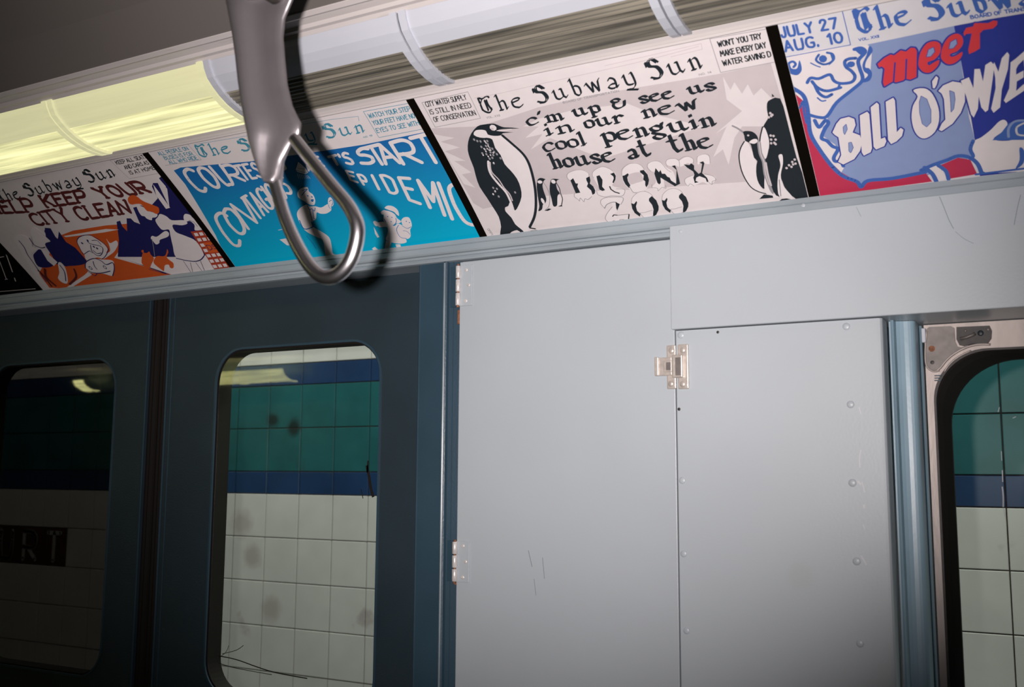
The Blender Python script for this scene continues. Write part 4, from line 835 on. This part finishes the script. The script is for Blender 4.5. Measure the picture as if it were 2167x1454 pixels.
cou.art('headline_lettering', [
   ct('C', [(225, 705), (275, 690)], [(100, 560), (170, 545)], 8), ct('O', [(310, 675), (370, 665)], [(190, 545), (270, 535)], 8), ct('U', [(395, 655), (450, 645)], [(290, 535), (360, 525)], 7.5), ct('R', [(440, 640), (520, 625)], [(370, 530), (440, 520)], 7), ct('TESY', [(520, 620), (690, 590)], [(450, 530), (640, 500)], 6),
   ct('IS', [(720, 560), (790, 550)], [(700, 490), (760, 480)], 6), ct('LE', [(960, 540), (1040, 528)], [(930, 480), (1000, 468)], 5),
   ct("T'S", [(1100, 520), (1235, 515)], [(1070, 470), (1190, 440)], 6), ct('S', [(1290, 520), (1370, 505)], [(1240, 430), (1320, 405)], 7.5), ct('T', [(1385, 520), (1455, 514)], [(1290, 415), (1400, 388)], 7.5), ct('A', [(1445, 515), (1535, 508)], [(1360, 398), (1450, 380)], 7.5), ct('R', [(1560, 515), (1680, 505)], [(1475, 378), (1590, 350)], 8), ct('T', [(1715, 510), (1830, 500)], [(1605, 347), (1735, 315)], 8),
   ct('C', [(450, 1070), (500, 1040)], [(300, 850), (390, 830)], 8), ct('O', [(480, 990), (540, 950)], [(360, 830), (430, 790)], 8), ct('N', [(545, 940), (600, 900)], [(430, 780), (510, 745)], 7), ct('TAGIOUS', [(610, 880), (830, 700)], [(500, 740), (760, 590)], 6.5),
   ct('AN', [(940, 560), (1010, 572)], [(912, 525), (985, 535)], 4), ct('E', [(1215, 620), (1260, 635)], [(1185, 560), (1230, 570)], 5), ct('P', [(1300, 650), (1340, 665)], [(1260, 585), (1300, 590)], 5.5), ct('I', [(1400, 680), (1401, 680)], [(1355, 590), (1356, 590)], 6.5), ct('D', [(1470, 700), (1530, 715)], [(1410, 590), (1480, 595)], 6.5), ct('E', [(1600, 750), (1670, 775)], [(1530, 605), (1600, 610)], 7.5),
   ct('M', [(1735, 800), (1830, 850)], [(1640, 620), (1770, 640)], 8), ct('I', [(1880, 875), (1881, 875)], [(1790, 640), (1791, 640)], 8), ct('C', [(1960, 920), (2050, 910)], [(1830, 650), (1920, 650)], 8)])
cou.art('cartoon_print', [
   ('poly', 'white', B((250, 130), (300, 170), (350, 220), (380, 270), (340, 290), (240, 260), (220, 230), (240, 170))), ('line', 'cyan3', B((235, 245), (300, 262), (370, 268)), 1), ('line', 'cyan3', B((250, 215), (330, 225)), .7)] +
   [('line', 'white', [(240 + 22 * k, 285 + 3 * k), (262 + 24 * k, 345)], .6) for k in range(7)] + [
   ('blob', 'white', B((245, 520), (290, 470), (370, 455), (390, 510), (440, 550), (465, 600), (470, 650), (450, 685), (380, 670), (340, 640), (300, 620), (250, 580))),
   ('curve', 'cyan3', B((300, 500), (370, 480), (330, 520), (300, 560)), 1.3), ('dots', 'cyan3', B((375, 565), (428, 580)), 1.4, 1.3), ('blob', 'cyan3', B((415, 615), (450, 610), (445, 640), (425, 640))),
   ('blob', 'white', B((350, 680), (400, 700), (470, 700), (550, 715), (640, 670), (680, 740), (620, 790), (540, 795), (490, 780), (480, 860), (430, 900), (440, 960), (560, 1030), (650, 1100), (680, 1200), (695, 1300), (750, 1330), (640, 1350), (600, 1320), (570, 1140), (480, 1090), (330, 1000), (240, 830), (260, 740))),
   ('blob', 'white', B((640, 600), (670, 585), (705, 640), (700, 690), (665, 700), (635, 660))), ('curve', 'cyan3', B((650, 640), (680, 620), (700, 650), (680, 690)), 1), ('curve', 'cyan3', B((640, 680), (655, 720), (690, 740)), .9), ('curve', 'cyan3', B((370, 690), (400, 740), (430, 730), (460, 760), (470, 720)), 1.3), ('line', 'cyan3', B((400, 740), (430, 890)), 1.2), ('line', 'cyan3', B((440, 740), (450, 850), (470, 860)), 1.2), ('curve', 'cyan3', B((270, 880), (330, 990), (440, 960), (420, 900)), 2), ('curve', 'cyan3', B((360, 1080), (430, 1160), (480, 1240)), 1.4),
   ('poly', 'white', B((15, 1125), (100, 1110), (150, 1200), (110, 1200))), ('line', 'white', B((0, 1005), (60, 990)), 1),
   ('blob', 'white', B((1360, 720), (1400, 690), (1470, 700), (1530, 750), (1545, 820), (1510, 800), (1480, 770), (1400, 740))), ('blob', 'white', B((1315, 770), (1370, 745), (1480, 790), (1520, 850), (1570, 890), (1550, 915), (1500, 920), (1470, 940), (1400, 920), (1345, 880), (1350, 810), (1320, 800))), ('curve', 'cyan3', B((1360, 745), (1460, 770), (1540, 830)), 1.1), ('curve', 'cyan3', B((1350, 860), (1400, 925), (1470, 945), (1510, 900), (1505, 850)), 1.1), ('dots', 'cyan3', B((1400, 830), (1455, 840), (1445, 895)), 1.1, 1),
   ('blob', 'white', B((1280, 905), (1390, 900), (1480, 950), (1530, 920), (1600, 960), (1620, 1080), (1640, 1160), (1520, 1175), (1380, 1130), (1400, 1050), (1390, 965), (1290, 965))), ('blob', 'white', B((1215, 900), (1240, 885), (1280, 910), (1270, 950), (1240, 945))), ('poly', 'white', B((1380, 1140), (1450, 1160), (1420, 1250), (1355, 1265))), ('poly', 'white', B((1500, 1185), (1560, 1185), (1580, 1240), (1520, 1245))),
   ('blob', 'white', B((1575, 880), (1610, 840), (1670, 840), (1700, 890), (1710, 950), (1690, 1000), (1695, 1080), (1660, 1115), (1600, 1100), (1560, 1060), (1590, 1000), (1590, 940))), ('curve', 'cyan3', B((1590, 950), (1650, 980), (1700, 960)), .9), ('curve', 'cyan3', B((1540, 940), (1515, 1000), (1560, 1090), (1640, 1110)), 1), ('dots', 'cyan3', B((1640, 890), (1680, 905)), 1.1, 1), ('curve', 'cyan3', B((1600, 1010), (1650, 1020), (1690, 1060)), .8),
   ('poly', 'white', B((1222, 960), (1250, 1010), (1295, 1090), (1270, 1100), (1240, 1050))), ('poly', 'white', B((1235, 1215), (1300, 1270), (1240, 1280), (1200, 1240)))], T5)

# ---- card: keep your city clean
TK = (0, 300, 540 / 2167.)
TW = (260, 360, 240 / 1454.)
TL = (0, 420, 290 / 2108.)
cle = Card('cle', 'orange and navy card asking to keep your city clean, in the dim left corner', XD[0][1], XD[1][0])
cle.art('background_print', [('poly', 'orange', B((500, 800), (620, 755), (900, 710), (1030, 700), (1180, 690), (1100, 800), (1030, 900), (970, 985), (1480, 1130), (1300, 1170), (700, 1235), (520, 1245), (420, 1240), (330, 1120), (420, 950))),
   ('poly', 'navy', B((1375, 290), (1440, 280), (1700, 620), (1960, 1075), (1400, 1120), (1000, 975), (1010, 830), (990, 680), (1020, 670), (1040, 720), (1080, 760), (1075, 650), (1110, 650), (1140, 680), (1190, 700), (1130, 560), (1200, 540), (1260, 570), (1340, 480), (1290, 380), (1300, 350), (1340, 350), (1440, 560), (1420, 400), (1350, 310))),
   ('poly', 'navy', B((380, 730), (430, 735), (490, 840), (500, 760), (560, 850), (640, 900), (720, 990), (700, 1030), (560, 1060), (400, 900))),
   ('poly', 'white', B((1000, 978), (1500, 978), (1640, 1000), (1760, 960), (1880, 1100), (1480, 1135))), ('poly', 'white', B((760, 1090), (720, 1130), (560, 1240), (620, 1230), (780, 1130))), ('poly', 'white', B((120, 830), (170, 830), (400, 1240), (330, 1190))), ('poly', 'white', B((1300, 360), (1360, 440), (1445, 560), (1410, 570), (1330, 460))), ('poly', 'white', B((1340, 300), (1410, 380), (1390, 388), (1345, 330))),
   ('poly', 'white', B((540, 800), (900, 740), (1010, 745), (880, 770), (560, 810)))], TK)
cle.art('masthead', [text('The Subway Sun', [(0, 430), (60, 415), (150, 396), (245, 372)], [(-14, 405), (46, 390), (134, 371), (228, 347)], 'black', 4.2, LO, 2.4, 5, math.radians(38), 1.0)])
cle.art('notice_box', [('line', 'line', [(305, 323), (233, 339), (274, 378), (345, 365)], .7), ('line', 'navy', [(309, 321), (350, 367)], .7), text('KEEP ALL SEATS', [(248, 348), (312, 334)], [(243, 341), (306, 327)], 'black', 1.4, gap=2), text('AND CARS AS', [(266, 358), (316, 347)], [(261, 351), (311, 340)], 'black', 1.4, gap=2), text('IS AT HOME', [(277, 369), (329, 358)], [(272, 362), (323, 351)], 'black', 1.4, gap=2)])
def kt(txt, b, t, w=4.6): return text(txt, b, t, 'maroon', w * 1.35, gap=2.4, serif=1.1, tf=TK)
cle.art('headline_lettering', [kt('HELP', [(-70, 610), (310, 590)], [(-120, 520), (240, 480)], 5), kt('KEEP', [(400, 555), (740, 505)], [(330, 460), (700, 410)], 5), kt('YOUR', [(880, 480), (1280, 425)], [(780, 395), (1180, 335)], 5), kt('CITY', [(310, 710), (610, 670)], [(235, 620), (520, 560)], 4.6), kt('CLEAN', [(690, 665), (1110, 600)], [(610, 560), (1060, 495)], 4.8)])
cle.art('figure_print', [
   ('blob', 'white', B((1840 / 8, 0),) if False else B((480, 560), (560, 590), (630, 640), (780, 640), (830, 680), (760, 705), (640, 700), (680, 790), (800, 840), (940, 910), (1040, 1080), (1000, 1150), (900, 1165), (690, 1120), (640, 960), (610, 830), (590, 760), (500, 760), (420, 650), (450, 600))),
   ('blob', 'white', B((180, 450), (260, 470), (330, 520), (440, 560), (430, 600), (380, 610), (370, 640), (310, 620), (280, 590), (240, 580), (200, 520))),
   ('blob', 'orange', B((65, 370), (90, 330), (150, 320), (220, 360), (300, 410), (400, 450), (460, 480), (465, 540), (430, 560), (370, 530), (310, 520), (240, 440), (180, 430), (120, 440), (80, 420))),
   ('blob', 'white', B((210, 350), (270, 355), (340, 390), (370, 420), (310, 415), (240, 380))),
   ('blob', 'white', B((780, 600), (800, 560), (860, 570), (900, 610), (940, 630), (960, 660), (1020, 720), (1060, 750), (930, 770), (920, 700), (860, 650), (800, 660))), ('line', 'navy', B((850, 640), (910, 660), (960, 720)), 1),
   ('blob', 'white', B((360, 870), (380, 840), (440, 850), (540, 780), (590, 800), (580, 850), (480, 890), (470, 930), (430, 950), (390, 910))), ('line', 'line', B((375, 880), (395, 980), (410, 1100)), 1.2),
   ('blob', 'orange', B((245, 1120), (260, 1060), (310, 1060), (340, 1040), (360, 1080), (400, 1130), (370, 1200), (340, 1260), (290, 1240), (245, 1190))), ('blob', 'orange', B((240, 1030), (265, 1020), (270, 1055), (250, 1055))), ('blob', 'orange', B((400, 1150), (440, 1100), (530, 1100), (560, 1060), (570, 1010), (585, 1050), (565, 1110), (600, 1150), (650, 1190), (650, 1250), (610, 1250), (590, 1210), (540, 1220), (530, 1290), (500, 1275), (440, 1230), (400, 1190))),
   ('poly', 'brick', B((870, 785), (1110, 760), (1390, 1245), (1180, 1280))), ('poly', 'orange', B((1035, 930), (1195, 910), (1270, 1040), (1110, 1060))),
   ] + [('poly', 'white', [(910 + 65 * i + 40 * j, 805 + 68 * j - 8 * i), (955 + 65 * i + 40 * j, 800 + 68 * j - 8 * i), (978 + 65 * i + 40 * j, 838 + 68 * j - 8 * i), (933 + 65 * i + 40 * j, 845 + 68 * j - 8 * i)]) for j in range(7) for i in range(3) if not (j in (2, 3) and i > 0)] + [
   text('DS', [(1110, 1020), (1215, 1000)], [(1070, 960), (1170, 945)], 'navy', 1.5, tf=TW), ('curve', 'navy', B((690, 1125), (800, 1150), (920, 1165), (1000, 1145), (1045, 1095)), 2.2),
   ('line', 'navy', B((780, 1160), (880, 1310)), 1), ('line', 'navy', B((870, 1180), (900, 1300)), 1), ('line', 'navy', B((940, 1180), (1020, 1290)), 1), ('line', 'navy', B((1000, 1160), (1050, 1280)), 1.2), ('line', 'navy', B((340, 1265), (500, 1310), (640, 1345)), 1.2),
   text('OPERATION CLEAN', [(750, 310), (820, 385)], [(755, 303), (828, 378)], 'red', .6, tf=TW)], TW)
cle.art('figure_print', [
   ('blob', 'white', B((1190, 640), (1240, 580), (1380, 560), (1480, 610), (1600, 690), (1660, 770), (1640, 830), (1700, 800), (1680, 700), (1640, 610), (1700, 680), (1790, 640), (1820, 700), (1770, 800), (1700, 860), (1600, 920), (1500, 900), (1340, 940), (1300, 850), (1230, 760))),
   ('curve', 'navy', B((1280, 845), (1230, 750), (1190, 650), (1240, 580), (1370, 555), (1500, 610), (1640, 720), (1670, 790), (1620, 890), (1560, 930)), 1.6), ('curve', 'navy', B((1350, 650), (1400, 690), (1560, 730), (1590, 790), (1560, 860), (1500, 870), (1420, 800), (1400, 710)), 1.8), ('curve', 'navy', B((1440, 790), (1500, 840), (1560, 830)), 1.8), ('dots', 'navy', B((1450, 735), (1500, 760), (1270, 680), (1355, 640)), 2.4, 1.2), ('curve', 'navy', B((1420, 640), (1500, 640), (1560, 700)), 1.6), ('curve', 'navy', B((1300, 850), (1380, 800), (1430, 830)), 1.6),
   ('blob', 'white', B((1320, 960), (1450, 920), (1580, 930), (1740, 950), (1760, 1060), (1740, 1180), (1600, 1150), (1420, 1140), (1340, 1080))), ('curve', 'navy', B((1320, 1060), (1330, 970), (1450, 915), (1560, 950), (1640, 1010), (1740, 980), (1765, 1070), (1740, 1180)), 2.2), ('curve', 'navy', B((1340, 1080), (1420, 1130), (1560, 1140), (1700, 1110)), 2.4), ('curve', 'navy', B((1440, 960), (1460, 1030), (1500, 1080)), 2), ('dots', 'navy', B((1400, 1060), (1620, 1050)), 4, 1.3), ('dots', 'white', B((1400, 1060), (1620, 1050)), 2.4, 1.3),
   ('curve', 'navy', B((1370, 1120), (1460, 1180), (1500, 1150)), 1.6),
   ('blob', 'white', B((210, 600), (350, 560), (450, 620), (520, 730), (700, 720), (800, 660), (650, 600), (590, 470), (500, 450), (480, 540), (560, 600), (560, 780), (480, 850), (580, 1000), (540, 1060), (380, 900), (300, 740))), ('blob', 'navy', B((690, 500), (740, 445), (800, 480), (900, 620), (1300, 900), (1300, 1000), (1050, 1030), (880, 1000), (640, 780), (560, 820), (520, 880), (600, 1040), (800, 1040), (840, 930), (700, 700), (790, 640))),
   ('poly', 'white', B((640, 780), (700, 800), (890, 970), (840, 1030), (740, 950))), ('blob', 'white', B((900, 990), (950, 980), (1020, 1080), (1050, 1280), (980, 1290), (900, 1220), (920, 1130))), ('curve', 'navy', B((930, 1020), (1000, 1120), (1020, 1260)), 2.4), ('curve', 'navy', B((460, 600), (530, 700), (640, 750), (700, 740)), 2.2), ('curve', 'navy', B((300, 640), (380, 740), (430, 850), (500, 950), (590, 1080), (720, 1270)), 2.2), ('curve', 'maroon', B((700, 1080), (720, 1200), (860, 1330)), 6), ('curve', 'maroon', B((1150, 1080), (1180, 1200), (1080, 1310)), 5), ('curve', 'maroon', B((600, 1100), (680, 1180), (800, 1340)), 5),
   text('PLEASE USE THE BASKETS', [(1330, 1185), (1700, 1130)], [(1325, 1170), (1695, 1115)], 'maroon', .8)], TL)

# ---- darkest card at the left edge
dk = Card('dk', 'almost black card at the left edge ending in an exclamation mark', -2.44, XD[0][0], 'gap')
dk.art('lettering', [text('T', [(5, 592), (22, 590)], [(-15, 548), (8, 543)], 'paper', 1.6, serif=1), text('!', [(33, 595), (34, 595)], [(12, 535), (13, 535)], 'paper', 2.2), ('line', 'paper', [(0, 617), (75, 611)], 1.4)])

# black strips between the cards
DL = ['black strip between the dark left card and the city clean card', 'black curved strip left of the bright blue courtesy card', 'black strip between the blue courtesy card and the penguin card', 'black strip between the penguin card and the blue and red card']
for (xa, xb), lb in zip(XD, DL):
    bm = bmesh.new(); rows = []
    for k in range(NS + 1):
        s = -0.001 + (CL + 0.002) * k / NS; a = cs(s, 0.0015); b = cs(s, -0.0012)
        rows.append([bm.verts.new((x, p.x, p.y)) for p in (a, b) for x in (xa + .0002, xb - .0002)])
    for k in range(NS):
        r, q = rows[k], rows[k + 1]
        bm.faces.new((r[0], r[1], q[1], q[0])); bm.faces.new((r[3], r[2], q[2], q[3])); bm.faces.new((r[0], q[0], q[2], r[2])); bm.faces.new((r[1], r[3], q[3], q[1]))
    bm.faces.new((rows[0][0], rows[0][2], rows[0][3], rows[0][1])); bm.faces.new((rows[-1][0], rows[-1][1], rows[-1][3], rows[-1][2]))
    me = to_mesh(bm); c = Vector(((xa + xb) / 2, CB.x, CB.y)); me.transform(Matrix.Translation(-c))
    o = link('card_divider', me, M['gap']); o.location = c; tag(o, lb, 'divider strip')

# ------------------------------------------------------------------ grab handle
SY = 0.76
gh = thing('grab_handle', 'metal grab handle with a teardrop loop hanging in front of the cards', 'grab handle', at(560, 0, SY))
cl = [(578, 372), (588, 410), (602, 457), (620, 501), (641, 541), (662, 570), (684, 586), (708, 585), (729, 569), (745, 543), (755, 507), (756, 478), (748, 455), (733, 430), (700, 391), (664, 346), (640, 316), (622, 292)]
cp = catmull([tuple(at(px, py, SY)) for px, py in cl], n=5)
nr = len(cp); rad = [0.0062 + 0.0010 * math.sin(math.pi * i / nr) for i in range(nr)]
tube('loop', cp, rad, M['loop'], gh, n=20)
LE = [(465, -40), (481, 0), (490, 40), (498, 80), (505, 130), (510, 176), (516, 220), (523, 264), (534, 305), (545, 340), (556, 372), (566, 388)]
RE = [(640, -40), (621, 0), (604, 40), (600, 80), (604, 130), (609, 180), (620, 225), (638, 262), (636, 283), (618, 303), (600, 340), (595, 372), (588, 390)]
def edge_x(E, py):
    for i in range(len(E) - 1):
        if E[i][1] <= py <= E[i + 1][1]:
            f = (py - E[i][1]) / (E[i + 1][1] - E[i][1]); return E[i][0] + (E[i + 1][0] - E[i][0]) * f
    return E[-1][0]
bm = bmesh.new(); rings = []
ys = [-40, -15, 0, 20, 40, 60, 80, 105, 130, 155, 180, 202, 225, 245, 262, 272, 283, 293, 303, 320, 340, 356, 372, 383, 388]
for py in ys:
    a = at(edge_x(LE, py), py, SY); b = at(edge_x(RE, py), py, SY); W = b.x - a.x
    tk = 0.0150; tn = 0.0042
    if py > 300: tn = 0.0036 + (0.0075 - 0.0036) * (py - 300) / 90; tk = .0150 - (py - 300) * .00007
    if py > 372: tk = tn = .0088
    # cross-section: thick rounded spine at the left third, thin web to the right
    sec = [(0, 0), (.04, .50), (.11, .84), (.20, 1.0), (.29, .95), (.38, .74), (.46, .50), (.56, .34), (.68, None), (.85, None), (.96, None), (1, 0)]
    up_, dn_ = [], []
    for u, t in sec:
        th = tk * t if t is not None else (tn if u < .95 else tn * .6)
        if t is not None and u > .3: th = max(th, tn)
        if u in (0, 1): th = 0
        x = a.x + W * u; z = a.z + (b.z - a.z) * u
        up_.append((x, SY - th, z)); dn_.append((x, SY + th, z))
    rings.append([bm.verts.new(p) for p in up_ + dn_[1:-1][::-1]])
for i in range(len(rings) - 1):
    r, q = rings[i], rings[i + 1]; n = len(r)
    for k in range(n): bm.faces.new((r[k], r[(k + 1) % n], q[(k + 1) % n], q[k]))
bm.faces.new(rings[0]); bm.faces.new(rings[-1][::-1])
link('arm', to_mesh(bm), M['strap'], gh, True)
pv = at(552, -62, SY)
cyl('pivot_barrel', (pv.x, SY, pv.z), (0, 1, 0), 0.036, 0.030, M['strap'], gh, 28)
q = at(592, -8, SY); cyl('bolt', (q.x, SY - .010, q.z), (0, 1, 0), 0.011, 0.012, M['dark'], gh, 16)
tube('hanger', [(pv.x, SY, pv.z + .02), (pv.x, SY, pv.z + .08), (pv.x, SY, 2.296)], [.018, .014, .020], M['strap'], gh, n=16)
cyl('ceiling_flange', (pv.x, SY, 2.2935), (0, 0, 1), 0.045, 0.008, M['strap'], gh, 24)

# ------------------------------------------------------------------ station beyond the windows
TY = 2.84; TP_ = 0.1505; GX = -2.087
S(box('floor_platform', -6.0, 3.0, 1.60, TY + .1, 0.0, 0.05, M['concrete']))
S(box('ceiling_platform', -6.0, 3.0, 1.60, TY + .1, 3.15, 3.25, M['concrete']))
sw = bpy.data.objects.new('wall_station', None); COL.objects.link(sw); sw.location = (-1.5, TY, 0); S(sw)
box('grout_bed', -6.0, 3.0, TY + .003, TY + .10, 0.05, 3.15, M['grout'], sw)
rows_ = []                                  # (z0, z1, ink)
zz = 1.990
band = [(0.078, 't_blue'), (0.155, 't_teal'), (0.155, 't_teal'), (0.080, 't_blue')]
z = zz
for h, c_ in band: rows_.append((z - h, z, c_)); z -= h
zbelow = z
while z > 0.25: rows_.append((z - .1545, z, 't_white')); z -= .1545
z = zz
while z < 3.0: rows_.append((z, z + .1545, 't_white')); z += .1545
def tile_mesh(w, h, m):
    bm = bmesh.new(); add_box(bm, -w / 2, w / 2, 0, .006, -h / 2, h / 2)
    fr = [e for e in bm.edges if all(v.co.y < .001 for v in e.verts)]
    bmesh.ops.bevel(bm, geom=fr, offset=.0012, segments=1, affect='EDGES')
    me = to_mesh(bm); me.materials.append(m); return me
cache = {}; stuff = bmesh.new(); smats = ['t_white', 't_teal', 't_blue', 't_red']
g_ = 0.0034; signrow = (zbelow - .1545 * 2, zbelow - .1545)
for z0, z1, c_ in rows_:
    for k in range(-26, 33):
        xr = GX + TP_ * k; xl = xr - TP_
        if xr > 2.9 or xl < -5.9: continue
        cc = c_
        if abs(z0 - signrow[0]) < .002 and -14 <= k <= -10: cc = 't_red'
        single = (-4.05 < xl < -3.25 or -2.85 < xl < -1.90 or -0.35 < xl < 0.15) and 0.85 < z0 < 2.2
        if single:
            key = (cc, round(z1 - z0, 3))
            if key not in cache: cache[key] = tile_mesh(TP_ - g_, z1 - z0 - g_, M[cc])
            o = bpy.data.objects.new('tile', cache[key]); COL.objects.link(o); o.parent = sw
            o.location = (xr - TP_ / 2 + 1.5, -.003 + random.uniform(-.0006, .0006), (z0 + z1) / 2)
            o.rotation_euler = (random.uniform(-.002, .002), 0, random.uniform(-.003, .003))
        else:
            nf = len(stuff.faces); add_box(stuff, xl + g_ / 2, xr - g_ / 2, TY - .003, TY + .003, z0 + g_ / 2, z1 - g_ / 2)
            stuff.faces.ensure_lookup_table()
            for f in stuff.faces[nf:]: f.material_index = smats.index(cc)
o = link('wall_tiling', to_mesh(stuff), [M[x] for x in smats], sw); o['kind'] = 'stuff'
# station lettering on the dark red tiles
def sign_letters():
    bm = bmesh.new()
    for ch, kk in (('U', -12), ('R', -11), ('T', -10)):
        xc = GX + TP_ * kk - TP_ / 2; zc = (signrow[0] + signrow[1]) / 2
        for sm, pts in glyph(UP[ch]):
            q = catmull([(float(a), float(b)) for a, b in pts], n=5) if sm else pts
            P = [(xc + (a - 3) * .0125, zc + (b - 4.5) * .0125) for a, b in q]
            for i, poly in enumerate(ribbon(P, .017)):
                vs = [bm.verts.new((x, TY - .0042, zq)) for x, zq in poly]; vb = [bm.verts.new((x, TY - .003, zq)) for x, zq in poly]
                bm.faces.new(vs); n = len(vs)
                for j in range(n): bm.faces.new((vs[j], vs[(j + 1) % n], vb[(j + 1) % n], vb[j]))
    link('sign_lettering', to_mesh(bm), M['t_letter'], sw)
sign_letters()
